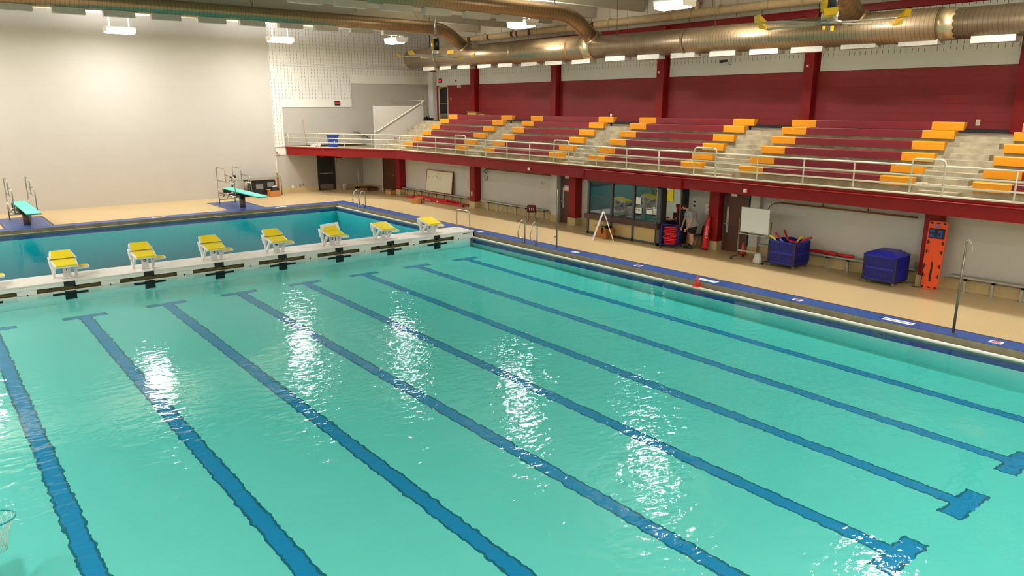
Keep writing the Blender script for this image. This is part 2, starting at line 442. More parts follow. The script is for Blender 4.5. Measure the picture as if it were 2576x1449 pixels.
# ------------------------------------------------------------------ mesh building
class MB:
    def __init__(s):
        s.v, s.f, s.sm, s.mi = [], [], [], []
        s.cur = 0
    def _add(s, vs, fs, smooth):
        o = len(s.v)
        s.v += [tuple(p) for p in vs]
        for f in fs:
            s.f.append([i+o for i in f]); s.sm.append(smooth); s.mi.append(s.cur)
    def box(s, x0, y0, z0, x1, y1, z1):
        vs = [(x, y, z) for z in (z0, z1) for y in (y0, y1) for x in (x0, x1)]
        s._add(vs, [(0, 2, 3, 1), (4, 5, 7, 6), (0, 1, 5, 4), (2, 6, 7, 3), (0, 4, 6, 2), (1, 3, 7, 5)], False)
        return s
    def cbox(s, c, d):
        return s.box(c[0]-d[0]/2, c[1]-d[1]/2, c[2]-d[2]/2, c[0]+d[0]/2, c[1]+d[1]/2, c[2]+d[2]/2)
    def hexa(s, p8):
        """8 corners: bottom four then top four, both counter-clockwise"""
        s._add(p8, [(3, 2, 1, 0), (4, 5, 6, 7), (0, 1, 5, 4), (1, 2, 6, 5), (2, 3, 7, 6), (3, 0, 4, 7)], False)
        return s
    def beam(s, p, q, w, h, up=(0, 0, 1)):
        p, q = Vector(p), Vector(q)
        d = (q-p).normalized()
        u = Vector(up)
        a = d.cross(u)
        if a.length < 1e-4:
            a = d.cross(Vector((1, 0, 0)))
        a.normalize()
        b = a.cross(d).normalized()
        a *= w/2; b *= h/2
        s.hexa([p-a-b, p+a-b, q+a-b, q-a-b, p-a+b, p+a+b, q+a+b, q-a+b])
        return s
    def prism(s, poly, a0, a1, axis='z'):
        """closed 2-D outline swept along an axis: z -> (x,y), y -> (x,z), x -> (y,z)"""
        n = len(poly)
        def P(p, a):
            return (p[0], p[1], a) if axis == 'z' else ((p[0], a, p[1]) if axis == 'y' else (a, p[0], p[1]))
        vs = [P(p, a0) for p in poly]+[P(p, a1) for p in poly]
        fs = [tuple(range(n))[::-1], tuple(range(n, 2*n))]+[(i, (i+1) % n, n+(i+1) % n, n+i) for i in range(n)]
        s._add(vs, fs, False)
        return s
    def tube(s, pts, r, n=8, closed=False, caps=True):
        pts = [Vector(p) for p in pts]
        m = len(pts)
        rs = r if isinstance(r, (list, tuple)) else [r]*m
        vs, up = [], None
        for i, p in enumerate(pts):
            if closed:
                t = pts[(i+1) % m]-pts[i-1]
            else:
                t = pts[min(i+1, m-1)]-pts[max(i-1, 0)]
            t.normalize()
            if up is None:
                up = t.orthogonal().normalized()
            else:
                up = up-t*up.dot(t)
                if up.length < 1e-5:
                    up = t.orthogonal()
                up.normalize()
            b = t.cross(up)
            for k in range(n):
                a = 2*PI*k/n
                vs.append(p+(up*math.cos(a)+b*math.sin(a))*rs[i])
        fs = []
        for i in range(m if closed else m-1):
            j = (i+1) % m
            for k in range(n):
                l = (k+1) % n
                fs.append((i*n+k, i*n+l, j*n+l, j*n+k))
        s._add(vs, fs, True)
        if caps and not closed:
            o = len(s.v)-len(vs)
            for ring, rev in ((0, True), (m-1, False)):
                idx = [o+ring*n+k for k in range(n)]
                s.f.append(idx[::-1] if rev else idx); s.sm.append(False); s.mi.append(s.cur)
        return s
    def cyl(s, p, q, r0, r1=None, n=16):
        return s.tube([p, q], [r0, r0 if r1 is None else r1], n)
    def lathe(s, prof, c=(0, 0, 0), n=20):
        vs = [(c[0]+r*math.cos(2*PI*k/n), c[1]+r*math.sin(2*PI*k/n), c[2]+z) for r, z in prof for k in range(n)]
        fs = [(i*n+k, i*n+(k+1) % n, (i+1)*n+(k+1) % n, (i+1)*n+k) for i in range(len(prof)-1) for k in range(n)]
        s._add(vs, fs, True)
        return s
    def grid(s, P, smooth=True):
        """rows of points"""
        a, b = len(P), len(P[0])
        s._add([p for r in P for p in r], [(i*b+j, i*b+j+1, (i+1)*b+j+1, (i+1)*b+j) for i in range(a-1) for j in range(b-1)], smooth)
        return s
    def sphere(s, c, r, n=14, m=8):
        rx, ry, rz = r if isinstance(r, (tuple, list)) else (r, r, r)
        P = [[(c[0]+rx*math.sin(PI*i/m)*math.cos(2*PI*k/n), c[1]+ry*math.sin(PI*i/m)*math.sin(2*PI*k/n), c[2]-rz*math.cos(PI*i/m)) for k in range(n+1)] for i in range(m+1)]
        return s.grid(P)
    def mesh(s, name, mats):
        me = bpy.data.meshes.new(name)
        me.from_pydata(s.v, [], s.f)
        me.polygons.foreach_set('use_smooth', s.sm)
        me.polygons.foreach_set('material_index', s.mi)
        for m in (mats if isinstance(mats, (list, tuple)) else [mats]):
            me.materials.append(m)
        me.update()
        return me

def P(name, mb, mats, parent=None, bevel=0.0, solid=0.0, label=None):
    o = bpy.data.objects.new(name, mb.mesh(name, mats))
    COL.objects.link(o)
    if parent is not None:
        o.parent = parent
    if solid:
        md = o.modifiers.new('solid', 'SOLIDIFY'); md.thickness = solid; md.offset = 0
    if bevel:
        md = o.modifiers.new('bevel', 'BEVEL'); md.width = bevel; md.segments = 2; md.limit_method = 'ANGLE'
    if label:
        o['label'] = label
    return o

def tag(o, label, cat, group=None, kind=None):
    o['label'] = label
    o['category'] = cat
    if group: o['group'] = group
    if kind: o['kind'] = kind
    return o

def T(name, label, cat, loc=(0, 0, 0), rz=0.0, group=None, rot=None):
    o = bpy.data.objects.new(name, None)
    o.empty_display_size = 0.2
    COL.objects.link(o)
    o.location = loc
    o.rotation_euler = rot if rot else (0, 0, rz)
    return tag(o, label, cat, group)

def ST(name, mb, mats, label, cat, bevel=0.0):
    return tag(P(name, mb, mats, None, bevel), label, cat, None, 'structure')

def dup(root, loc=None, rz=None, label=None):
    r = root.copy(); COL.objects.link(r)
    if loc is not None: r.location = loc
    if rz is not None: r.rotation_euler = (0, 0, rz)
    if label: r['label'] = label
    for ch in list(root.children):
        c = ch.copy(); COL.objects.link(c); c.parent = r
        for g in list(ch.children):
            d = g.copy(); COL.objects.link(d); d.parent = c
    return r

def text_mesh(body, size, depth=0.004, align='CENTER'):
    cu = bpy.data.curves.new('lettering', 'FONT')
    cu.body = body; cu.size = size; cu.extrude = depth
    cu.align_x = align; cu.align_y = 'CENTER'
    cu.resolution_u = 3
    o = bpy.data.objects.new('lettering', cu)
    COL.objects.link(o)
    bpy.context.view_layer.update()
    me = bpy.data.meshes.new_from_object(o.evaluated_get(bpy.context.evaluated_depsgraph_get()))
    bpy.data.objects.remove(o); bpy.data.curves.remove(cu)
    return me

def text(name, body, size, m, parent, x_axis, y_axis, loc, depth=0.003):
    """lettering whose baseline runs along x_axis and whose tops point along y_axis"""
    me = text_mesh(body, size, depth)
    me.materials.clear(); me.materials.append(m)
    o = bpy.data.objects.new(name, me)
    COL.objects.link(o)
    X, Y = Vector(x_axis).normalized(), Vector(y_axis).normalized()
    Z = X.cross(Y)
    o.matrix_world = Matrix(((X.x, Y.x, Z.x, loc[0]), (X.y, Y.y, Z.y, loc[1]), (X.z, Y.z, Z.z, loc[2]), (0, 0, 0, 1)))
    if parent is not None:
        mw = o.matrix_world.copy()
        o.parent = parent
        o.matrix_basis = parent_world(parent).inverted() @ mw
    return o

def parent_world(o):
    m = Matrix.LocRotScale(o.location, o.rotation_euler, None)
    return (parent_world(o.parent) @ m) if o.parent else m

def arc(c, r, a0, a1, n, plane='xz'):
    out = []
    for i in range(n+1):
        a = a0+(a1-a0)*i/n
        u, v = r*math.cos(a), r*math.sin(a)
        out.append((c[0]+u, c[1], c[2]+v) if plane == 'xz' else ((c[0], c[1]+u, c[2]+v) if plane == 'yz' else (c[0]+u, c[1]+v, c[2])))
    return out

def rounded(pts, r=0.06, n=4):
    """polyline with its inner corners rounded"""
    pts = [Vector(p) for p in pts]
    out = [pts[0]]
    for i in range(1, len(pts)-1):
        a, b, c = pts[i-1], pts[i], pts[i+1]
        d1, d2 = (a-b), (c-b)
        rr = min(r, d1.length*0.45, d2.length*0.45)
        p, q = b+d1.normalized()*rr, b+d2.normalized()*rr
        for k in range(n+1):
            t = k/n
            out.append(p*(1-t)**2+b*2*t*(1-t)+q*t**2)
    out.append(pts[-1])
    return out

# ================================================================== THE SETTING
ZB, ZD, ZC = 2.67, 4.22, 10.1          # balcony walk, upper deck, ceiling
XW, YF = 28.35, 43.9                   # bleacher wall, far wall
XL, YN = -6.0, -4.0                    # wall on the left, wall behind the camera
def ring(mb, off0, off1, z0, z1, sides='nfrl'):
    x0, x1, y0, y1 = PXL, PXR, PYN, PYF
    if 'r' in sides: mb.box(x1+off0, y0-off1, z0, x1+off1, y1+off1, z1)
    if 'l' in sides: mb.box(x0-off1, y0-off1, z0, x0-off0, y1+off1, z1)
    if 'f' in sides: mb.box(x0-off0, y1+off0, z0, x1+off0, y1+off1, z1)
    if 'n' in sides: mb.box(x0-off0, y0-off1, z0, x1+off0, y0-off0, z1)
    return mb
fl = MB()
fl.box(XL, YN, -0.3, PXL-0.87, YF, 0); fl.box(PXR+0.87, YN, -0.3, 30, YF, 0)
fl.box(PXL-0.87, PYF+0.87, -0.3, PXR+0.87, YF, 0); fl.box(PXL-0.87, YN, -0.3, PXR+0.87, PYN-0.87, 0)
ST('floor', fl, m_deck, 'tan tiled pool deck around the basin', 'floor')
ST('floor_coping', ring(MB(), 0.20, 0.80, -0.3, 0.0), m_blue, 'blue tiled coping strip around the pool edge', 'floor')
ST('trim_1', ring(MB(), 0.80, 0.87, -0.3, 0.002), m_brown_tile, 'dark brown tile line along the outside of the blue coping', 'trim')
ST('trim_2', ring(MB(), 0.165, 0.20, -0.3, -0.004), m_grate, 'black joint line between blue coping and gutter', 'trim')
gw = ring(MB(), 0.15, 0.165, -0.4, 0.0)
ST('wall_gutter', gw, m_gut, 'stained grey gutter wall below the blue coping', 'wall')
ST('floor_gutter', ring(MB(), 0.02, 0.15, -0.4, -0.150), m_gutf, 'rust-stained overflow trough behind the white lip', 'gutter')
lp = MB()
for xx in (PXR-0.015, PXL+0.015):
    lp.tube([(xx, PYN, -0.152), (xx, PYF, -0.152)], 0.038, 10)
ST('trim_3', lp, m_lip, 'white rounded gutter lip along the pool side', 'trim')
lp = MB(); lp.tube([(PXL, PYF-0.01, -0.155), (PXR, PYF-0.01, -0.155)], 0.03, 8); lp.tube([(PXL, PYN, -0.155), (PXR, PYN, -0.155)], 0.03, 8)
ST('trim_4', lp, m_gut, 'brown stained gutter lip along the diving end', 'trim')
ST('wall_pool_band', ring(MB(), 0.0, 0.02, -0.25, -0.165), m_bandgreen, 'grey green band just below the water', 'wall')
ST('wall_pool_tile', ring(MB(), 0.0, 0.02, -0.385, -0.25), m_bandblue, 'navy waterline tile course under the water', 'wall')
ST('wall_pool', ring(MB(), 0.0, 0.02, -3.2, -0.385), m_plaster, 'pale plaster side wall of the pool', 'wall')
pf = MB()
pf._add([(PXL-.05, PYN-.05, -0.80), (PXR+.05, PYN-.05, -0.80), (PXR+.05, BK0+.6, -0.50), (PXL-.05, BK0+.6, -0.50)], [(0, 1, 2, 3)], False)
ST('floor_pool', pf, pool_floor_mat(), 'pale pool floor with dark blue lane lines ending in T bars', 'pool floor')
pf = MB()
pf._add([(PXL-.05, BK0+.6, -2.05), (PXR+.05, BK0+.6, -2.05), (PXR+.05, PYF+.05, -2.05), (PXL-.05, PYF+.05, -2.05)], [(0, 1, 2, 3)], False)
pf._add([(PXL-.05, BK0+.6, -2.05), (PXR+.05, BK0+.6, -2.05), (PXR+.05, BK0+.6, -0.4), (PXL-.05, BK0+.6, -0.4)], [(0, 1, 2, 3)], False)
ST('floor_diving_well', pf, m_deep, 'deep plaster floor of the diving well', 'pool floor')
wt = MB().box(PXL-0.012, PYN-0.012, -2.9, PXR+0.012, PYF+0.012, WZ)
ST('pool_water', wt, water_mat(), 'clear turquoise pool water rippled in the middle', 'water')

# far wall ---------------------------------------------------------------------------------------
ST('wall_far', MB().box(XL, YF, 0, 17.27, YF+0.3, ZC), m_beige, 'large smooth beige end wall behind the diving boards', 'wall')
ST('wall_far_lower', MB().box(17.27, YF+0.02, 0, 28.6, YF+0.32, 6.6), m_grey_x, 'grey painted block end wall beside and above the balcony', 'wall')
w = MB()
w.box(17.27, YF-0.02, 2.30, 17.86, YF+0.02, ZC); w.box(17.86, YF-0.02, 5.49, 22.38, YF+0.02, ZC); w.box(22.38, YF-0.02, 7.0, 28.22, YF+0.02, ZC)
ST('wall_far_acoustic', w, m_acou_x, 'white slotted acoustic block on the end wall', 'wall')
w = MB()
w.box(17.86, YF-0.02, 5.03, 22.38, YF+0.02, 5.49); w.box(22.38, YF-0.02, 6.48, 28.22, YF+0.02, 7.0); w.box(17.27, YF-0.021, 2.27, 17.9, YF+0.02, 2.62)
ST('wall_far_band', w, m_white_x, 'plain white block border under the slotted end wall panel', 'wall')
c = MB()
for zz in (7.42, 7.56):
    c.tube([(17.3, YF-0.05, zz), (28.2, YF-0.05, zz)], 0.022, 6)
tag(P('conduit', c, m_white), 'pair of thin white conduits running across the slotted end wall', 'conduit')
# other walls
ST('wall_left', MB().box(XL-0.3, YN, 0, XL, YF, ZC), m_beige, 'beige side wall opposite the bleachers', 'wall')
ST('wall_near', MB().box(XL, YN-0.3, 0, 30, YN, ZC), m_beige, 'beige end wall behind the viewer', 'wall')
# bleacher wall
ST('wall_right', MB().box(XW, YN, ZD, XW+0.3, YF, 6.41), m_maroon_y, 'maroon painted block wall behind the bleachers', 'wall')
w = MB(); wb = MB()
COLY = [38.60, 31.15, 23.70, 16.25, 8.80, 1.35]     # near edges of the maroon columns
edges = [(43.25, 39.02+0.15)]+[(COLY[i]-0.12, COLY[i+1]+0.54) for i in range(5)]+[(COLY[5]-0.12, YN)]
for a, b2 in edges:
    w.box(XW-0.04, b2, 6.93, XW+0.02, a, 8.44); wb.box(XW-0.04, b2, 6.41, XW+0.02, a, 6.93)
ST('wall_right_acoustic', w, m_acou_y, 'white slotted acoustic block above the maroon bleacher wall', 'wall')
ST('wall_right_band', wb, m_white_y, 'plain white block border above the maroon bleacher wall', 'wall')
ST('wall_right_back', MB().box(XW, YN, 6.41, XW+0.3, YF, ZC), m_maroon, 'maroon strips between the white wall panels', 'wall')
ST('wall_right_cornice', MB().box(XW-0.06, YN, 8.72, XW+0.02, YF-0.03, ZC), m_cream, 'cream panel band under the ceiling beams', 'wall')
ST('beam_2', MB().box(XW-0.12, YN, 8.46, XW+0.02, YF-0.03, 8.72), m_maroon, 'long maroon steel beam high on the bleacher wall', 'beam')
jt = MB()
for i in range(30):
    jt.box(XW-0.063, 4.0+i*1.24, 8.75, XW-0.055, 4.02+i*1.24, ZC)
ST('trim_5', jt, m_torn, 'dark joints of the cream panel band', 'trim')
for y in COLY:
    ST('column', MB().box(28.02, y, ZD, XW+0.05, y+0.42, 8.70).box(27.97, y-0.04, 8.36, XW, y+0.46, 8.60), m_maroon, 'maroon column against the bleacher wall', 'column')
ST('baseboard_right', MB().box(XW-0.03, YN, ZD, XW, 40.3, ZD+0.13), m_black2, 'dark baseboard at the foot of the maroon wall', 'baseboard')
w = MB().box(XW-0.3, 43.32, ZD, XW, YF-0.02, 7.3)
ST('wall_right_corner', w, m_white_y, 'white painted pilaster in the far upper corner', 'wall')
# ceiling
ST('ceiling', MB().box(XL, YN, ZC, 30, YF+0.3, ZC+0.2), m_ceil, 'cream concrete ceiling', 'ceiling')
cb = MB()
for i in range(-8, 3):
    y = 35.15+i*3.27
    cb.prism([(y-0.12, 9.42), (y+0.12, 9.42), (y+0.2, ZC), (y-0.2, ZC)], XL, 28.25, 'x')
ST('ceiling_beams', cb, m_ceil, 'deep cream concrete ceiling stems running across the hall', 'ceiling')

# balcony ----------------------------------------------------------------------------------------
slab = [(17.95, 43.88), (21.25, 36.62), (21.25, YN), (XW, YN), (XW, 43.88)]
ST('floor_balcony', MB().prism(slab, 2.36, ZB, 'z'), m_conc, 'concrete balcony floor', 'floor')
ST('ceiling_balcony', MB().prism(slab, 2.34, 2.36, 'z'), m_cream, 'cream soffit under the balcony', 'ceiling')
def along(path, prof):
    """sweep a profile (outward offset, z) along a plan path; outward is to the left of travel"""
    pts = [Vector((p[0], p[1])) for p in path]
    rows = []
    for i, p in enumerate(pts):
        d0 = (pts[i]-pts[i-1]).normalized() if i else None
        d1 = (pts[i+1]-pts[i]).normalized() if i < len(pts)-1 else None
        d0 = d0 or d1; d1 = d1 or d0
        n0, n1 = Vector((d0.y, -d0.x)), Vector((d1.y, -d1.x))
        nn = (n0+n1); nn = nn/(nn.length**2)*2
        rows.append([(p.x+nn.x*o, p.y+nn.y*o, z) for o, z in prof])
    mb = MB()
    k = len(prof)
    for i in range(len(rows)-1):
        for j in range(k):
            l = (j+1) % k
            mb._add([rows[i][j], rows[i][l], rows[i+1][l], rows[i+1][j]], [(0, 1, 2, 3)], False)
    mb._add(rows[0], [tuple(range(k))], False); mb._add(rows[-1], [tuple(range(k))[::-1]], False)
    return mb
BP = [(17.95, 43.88), (21.22, 36.62), (21.22, YN)]
ST('beam_1', along(BP, [(0.0, 2.28), (0.0, 2.66), (0.05, 2.70), (0.05, 2.77), (-0.2, 2.77), (-0.2, 2.28)]), m_maroon, 'long maroon fascia beam at the balcony edge', 'beam')
ST('trim_6', along(BP, [(0.055, 2.765), (0.055, 2.79), (-0.22, 2.79), (-0.22, 2.765)]), m_rail, 'cream cap strip on the balcony fascia', 'trim')
ST('trim_7', MB().box(21.14, 16.87, 2.24, 21.24, 21.72, 2.62), m_maroon, 'maroon boxed section of the fascia over the office', 'trim')
pp = MB().tube(rounded([(21.12, 21.74, 2.2), (21.12, 21.74, 2.645), (21.12, 12.5, 2.645), (21.12, YN, 2.645)], 0.08), 0.022, 8)
tag(P('conduit', pp, m_maroon), 'maroon painted conduit bent over the office and along the balcony fascia', 'conduit')
# seating tiers: tread levels rise towards the maroon wall
TR = [22.13+0.604*k for k in range(5)]
TZ = [2.98, 3.29, 3.60, 3.91, 4.22]
t = MB()
for k in range(5):
    t.box(TR[k], YN, ZB-0.02 if k == 0 else TZ[k]-0.33, XW, 37.14, TZ[k])
AISLE = [30.46, 23.20, 15.95, 8.70, 1.45]
for yc in AISLE:
    for k in range(5):
        z0 = ZB if k == 0 else TZ[k-1]
        t.box(TR[k]-0.302, yc-0.52, z0-0.01, TR[k]+0.01, yc+0.52, (z0+TZ[k])/2)
for i in range(10):
    t.box(22.13+0.302*(i-1)+0.30, 37.14, ZB-0.02, XW, 39.9, ZB+0.155*(i+1))
t.box(25.12, 37.14, ZB, XW, YF, ZD)
ST('floor_tiers', t, m_conc, 'stained concrete seating tiers with aisle steps', 'floor')
ST('wall_stair', MB().box(21.80, 39.9, ZB, 25.12, 40.12, 5.11), m_grey_x, 'low grey wall beside the bleacher stair', 'wall')
ST('baseboard_far', MB().box(18.4, YF-0.03, ZB, 23.3, YF+0.02, ZB+0.12).box(25.3, YF-0.03, ZD, 28.1, YF+0.02, ZD+0.12), m_black2, 'dark baseboard on the grey end wall above the balcony', 'baseboard')

# lower wall under the balcony --------------------------------------------------------------------
w = MB()
w.box(22.95, 21.95, 0, 23.15, YF, 2.36); w.box(22.95, YN, 0, 23.15, 17.9, 2.36)
w.box(22.62, 24.98, 0, 23.0, 25.36, 2.36)
w.box(22.78, 14.75, 0, 23.0, 15.1, 2.36)
ST('wall_right_lower', w, m_grey_y, 'grey painted block wall under the balcony', 'wall')
bb = MB()
bb.box(22.92, 21.95, 0, 22.96, 40.2, 0.31); bb.box(22.92, 41.5, 0, 22.96, YF, 0.31); bb.box(22.92, YN, 0, 22.96, 17.9, 0.31); bb.box(22.6, 24.97, 0, 22.96, 25.38, 0.31)
bb.box(22.76, 14.74, 0, 22.96, 15.12, 0.31)
bb.box(17.3, YF-0.02, 0, 19.86, YF+0.03, 0.28); bb.box(21.05, YF-0.02, 0, 22.95, YF+0.03, 0.28)
ST('baseboard_lower', bb, m_basetile, 'tan tile base along the grey wall under the balcony', 'baseboard')
for y in COLY:
    ST('column_lower', MB().box(22.55, y, 0.32, 23.0, y+0.42, 2.34), m_maroon, 'maroon column under the balcony', 'column')
    ST('trim_8', MB().box(22.52, y-0.03, 0, 23.0, y+0.45, 0.325), m_basetile, 'tan tiled foot of a maroon column', 'trim')

# doors ------------------------------------------------------------------------------------------
d = T('door_1', 'black door with steel push bar and kick plate under the balcony end', 'door', (20.46, YF, 0)); d['kind'] = 'structure'
P('door_leaf', MB().box(-0.53, -0.02, 0.01, 0.42, 0.03, 2.15), m_door_bk, d)
P('door_frame', MB().box(-0.60, -0.03, 0, -0.53, 0.04, 2.22).box(0.42, -0.03, 0, 0.56, 0.04, 2.22).box(-0.6, -0.03, 2.15, 0.56, 0.04, 2.22), m_black2, d)
P('kick_plate', MB().box(-0.50, -0.03, 0.04, 0.38, -0.018, 0.37), m_steel_dk, d)
P('push_bar', MB().box(-0.52, -0.10, 1.02, 0.36, -0.05, 1.08).box(0.3, -0.1, 0.98, 0.38, -0.02, 1.14), m_steel, d)
P('door_closer', MB().box(-0.45, -0.07, 2.02, -0.15, -0.02, 2.08), m_steel_dk, d)
d = T('door_2', 'black glazed door with white frame at the top of the bleacher stair', 'door', (XW, 42.5, ZD)); d['kind'] = 'structure'
P('door_frame', MB().box(-0.06, -0.56, 0, 0.02, -0.50, 2.2).box(-0.06, 0.40, 0, 0.02, 0.52, 2.2).box(-0.06, -0.56, 2.09, 0.02, 0.52, 2.2), m_plate, d)
P('door_leaf', MB().box(-0.04, -0.5, 0.02, 0.02, 0.4, 2.09), m_door_bk, d)
P('kick_plate', MB().box(-0.05, -0.48, 0.05, -0.035, 0.38, 0.4), m_steel, d)
P('push_bar', MB().box(-0.11, -0.48, 1.0, -0.05, 0.36, 1.05), m_steel, d)
P('door_closer', MB().box(-0.09, 0.05, 1.98, -0.03, 0.33, 2.05), m_steel, d)
def brown_door(n, label, y0, y1, x, handle=True, closer=True):
    d = T(n, label, 'door', (x, (y0+y1)/2, 0)); d['kind'] = 'structure'
    h = (y1-y0)/2
    P('door_leaf', MB().box(-0.03, -h, 0.01, 0.03, h, 2.2), m_door_br, d)
    P('door_frame', MB().box(-0.05, h, 0, 0.04, h+0.07, 2.3).box(-0.05, -h-0.05, 0, 0.04, -h, 2.3), m_frame, d)
    if handle:
        P('handle_plate', MB().box(-0.045, h-0.16, 0.66, -0.03, h-0.07, 1.58).tube([(-0.10, h-0.115, 0.98), (-0.03, h-0.115, 0.98)], 0.02, 6).tube([(-0.1, h-0.2, 0.98), (-0.1, h-0.03, 0.98)], 0.016, 6), m_alu, d)
    else:
        P('door_knob', MB().sphere((-0.06, -h+0.35, 1.05), 0.035), m_steel, d)
    if closer:
        P('door_sign', MB().box(-0.04, 0.0, 1.98, -0.03, 0.24, 2.08), m_paper, d)
    return d
d = brown_door('door_3', 'brown wooden door with pink notice beside the wall bench', 23.98, 24.86, 22.86)
d5 = T('door_notice', 'pink and white notice taped on the brown door', 'notice', (22.826, 24.55, 1.54))
P('paper', MB().box(-0.004, -0.15, -0.13, 0.003, 0.15, 0.13), m_pink, d5)
P('print_area', MB().box(-0.006, -0.13, -0.06, -0.004, 0.13, 0.07), m_paper, d5)
brown_door('door_4', 'brown wooden door in the far corner under the balcony', 39.5, 41.1, 22.92, False, False)
brown_door('door_5', 'brown wooden door behind the rolling whiteboard', 15.25, 16.15, 22.86)

# ------------------------------------------------------------------ light fixtures
def make_light():
    t = T('high_bay_light', 'bright', 'light', (0, 0, 0))
    # hung along local X; z = 0 at the lamp level
    prof = [(-0.27, 0.0), (-0.17, 0.17), (0.17, 0.17), (0.27, 0.0), (0.25, -0.005), (0.155, 0.15), (-0.155, 0.15), (-0.25, -0.005)]
    P('reflector', MB().prism(prof, -0.62, 0.62, 'x'), m_refl, t)
    for q in (-1, 1):
        c4 = [(-0.62, q*0.28, 0.1), (0.62, q*0.28, 0.1), (0.62, q*0.27, 0.1), (-0.62, q*0.27, 0.1), (-0.62, q*0.36, 0.24), (0.62, q*0.36, 0.24), (0.62, q*0.35, 0.24), (-0.62, q*0.35, 0.24)]
        P('uplight_wing', MB().hexa(c4), m_refl, t)
        P('end_plate', MB().prism([(-0.3, -0.02), (0.3, -0.02), (0.36, 0.24), (-0.36, 0.24)], q*0.62, q*0.65, 'x'), m_refl, t)
        P('uplight_tube', MB().cyl((-0.58, q*0.08, 0.20), (0.58, q*0.08, 0.20), 0.03, n=8), m_lamp, t)
    P('glare_box', MB().prism([(-0.16, -0.05), (0.16, -0.05), (0.31, 0.12), (-0.31, 0.12)], -0.61, 0.61, 'x'), m_glare, t)  # glowing box added to imitate the glare around the lamp tubes
    for y in (-0.18, -0.06, 0.06, 0.18):
        P('lamp_tube', MB().cyl((-0.6, y*0.8, -0.05), (0.6, y*0.8, -0.05), 0.012, n=8), m_lamp, t)
    for x in (-0.42, 0.42):
        P('hanger_rod', MB().cyl((x, 0, 0.16), (x, 0, 1.75), 0.018, n=6), m_white, t)
    for nm, en, z, up in (('down_lamp', LAMP_DOWN, -0.07, False), ('up_lamp', LAMP_UP, 0.26, True)):
        la = bpy.data.lights.new(nm, 'AREA')
        la.shape = 'RECTANGLE'; la.size = 1.15; la.size_y = 0.42
        la.energy = en; la.color = LAMP_COLOR
        lo = bpy.data.objects.new(nm, la)
        COL.objects.link(lo); lo.parent = t
        lo.location = (0, 0, z)
        if up: lo.rotation_euler = (PI, 0, 0)
    return t
LZ = 8.36
lights = [
    (8.8, 40.3, LZ+0.1, 0, 'blazing hanging light before the beige end wall, over the left diving board'),
    (16.4, 39.9, LZ+0.05, 0, 'blazing hanging light at the edge of the slotted white end wall'),
    (21.2, 36.2, LZ, PI/2, 'bright hanging light left of the smaller ceiling fan'),
    (21.2, 25.7, LZ, PI/2, 'bright hanging light in front of the elbow of the middle branch duct'),
    (21.2, 17.6, LZ, PI/2, 'bright hanging light at the top edge over the middle of the bleachers'),
    (21.2, 8.7, LZ, PI/2, 'hanging light over the bleachers outside the view on the right'),
    (1.2, 40.3, LZ+0.1, 0, 'hanging light outside the view at the far left end')]
for y in (36.2, 25.7, 17.6, 8.7):
    lights.append((-4.1, y, LZ, PI/2, 'hanging light over the unseen side deck, %s' % {36.2: 'by the end wall', 25.7: 'level with the bulkhead', 17.6: 'level with the pool middle', 8.7: 'level with the near lanes'}[y]))
for x in (0.5, 8.8, 16.4):  # near row added out of view as fill light
    lights.append((x, -1.6, LZ, 0, 'unseen added fill light behind the viewer, %s' % {0.5: 'nearest', 8.8: 'over mid pool end', 16.4: 'towards the bleachers'}[x]))
proto = make_light()
proto_side = None
for i, (x, y, z, rz, lb) in enumerate(lights):
    if x < -3 or y < 0:
        if proto_side is None:
            LAMP_DOWN, LAMP_UP = LAMP_DOWN*SIDE_GAIN, LAMP_UP*0.6
            proto_side = o = make_light()
        else:
            o = dup(proto_side)
    else:
        o = proto if i == 0 else dup(proto)
    o.location = (x, y, z); o.rotation_euler = (0, 0, rz); o['label'] = lb; o['group'] = 'hanging high-bay lights'

# ------------------------------------------------------------------ ducts
def duct_z(y): return 7.43+(y-9)*0.0122
def duct_r(y): return 0.55 if y > 25.3 else (0.495 if y > 14 else 0.45)
DX = 24.6
md = T('main_duct', 'large brown spiral metal duct running the length of the bleachers', 'duct', (0, 0, 0))
for nm, segs in (('duct_section', [(25.3, 40.2, 0.55, 0.545), (10.3, 24.75, 0.50, 0.475), (YN, 9.85, 0.445, 0.44)]),):
    for a, b, ra, rb in segs:
        P(nm, MB().tube([(DX, a, duct_z(a)), (DX, (a+b)/2, duct_z((a+b)/2)), (DX, b, duct_z(b))], [ra, (ra+rb)/2, rb], 40), m_duct_y, md)
for a, b, ra, rb in [(24.7, 25.35, 0.50, 0.552), (9.8, 10.35, 0.445, 0.48)]:
    P('reducer', MB().tube([(DX, a, duct_z(a)), (DX, b, duct_z(b))], [ra, rb], 14), m_duct_p, md)
P('end_cap', MB().sphere((DX, 40.2, duct_z(40.2)), (0.545, 0.32, 0.545), 24, 12), m_duct_y, md)
for y, r in [(37.0, .555), (30.2, .556), (26.1, .556), (19.6, .496), (13.75, .486), (13.4, .486), (6.0, .446)]:
    P('duct_band', MB().tube([(DX, y, duct_z(y)), (DX, y+0.12, duct_z(y))], r+0.004, 40, caps=False), m_rust if y in (26.1, 13.75) else m_duct_y, md)
DIF = [(38.68, 37.5), (36.93, 35.81), (35.15, 34.03), (33.3, 32.14), (31.54, 30.39), (29.66, 28.52), (27.91, 26.74), (26.05, 24.89), (23.93, 22.79), (22.08, 20.93), (20.33, 19.16), (18.45, 17.3), (16.71, 15.55), (15.06, 13.91), (13.26, 12.13), (11.42, 10.27), (9.37, 8.23), (7.4, 6.25)]
for a, b in DIF:
    ym = (a+b)/2; zb = duct_z(ym)-duct_r(ym)
    P('diffuser', MB().box(DX-0.2, b, zb-0.13, DX+0.2, a, zb+0.10), m_diff, md)
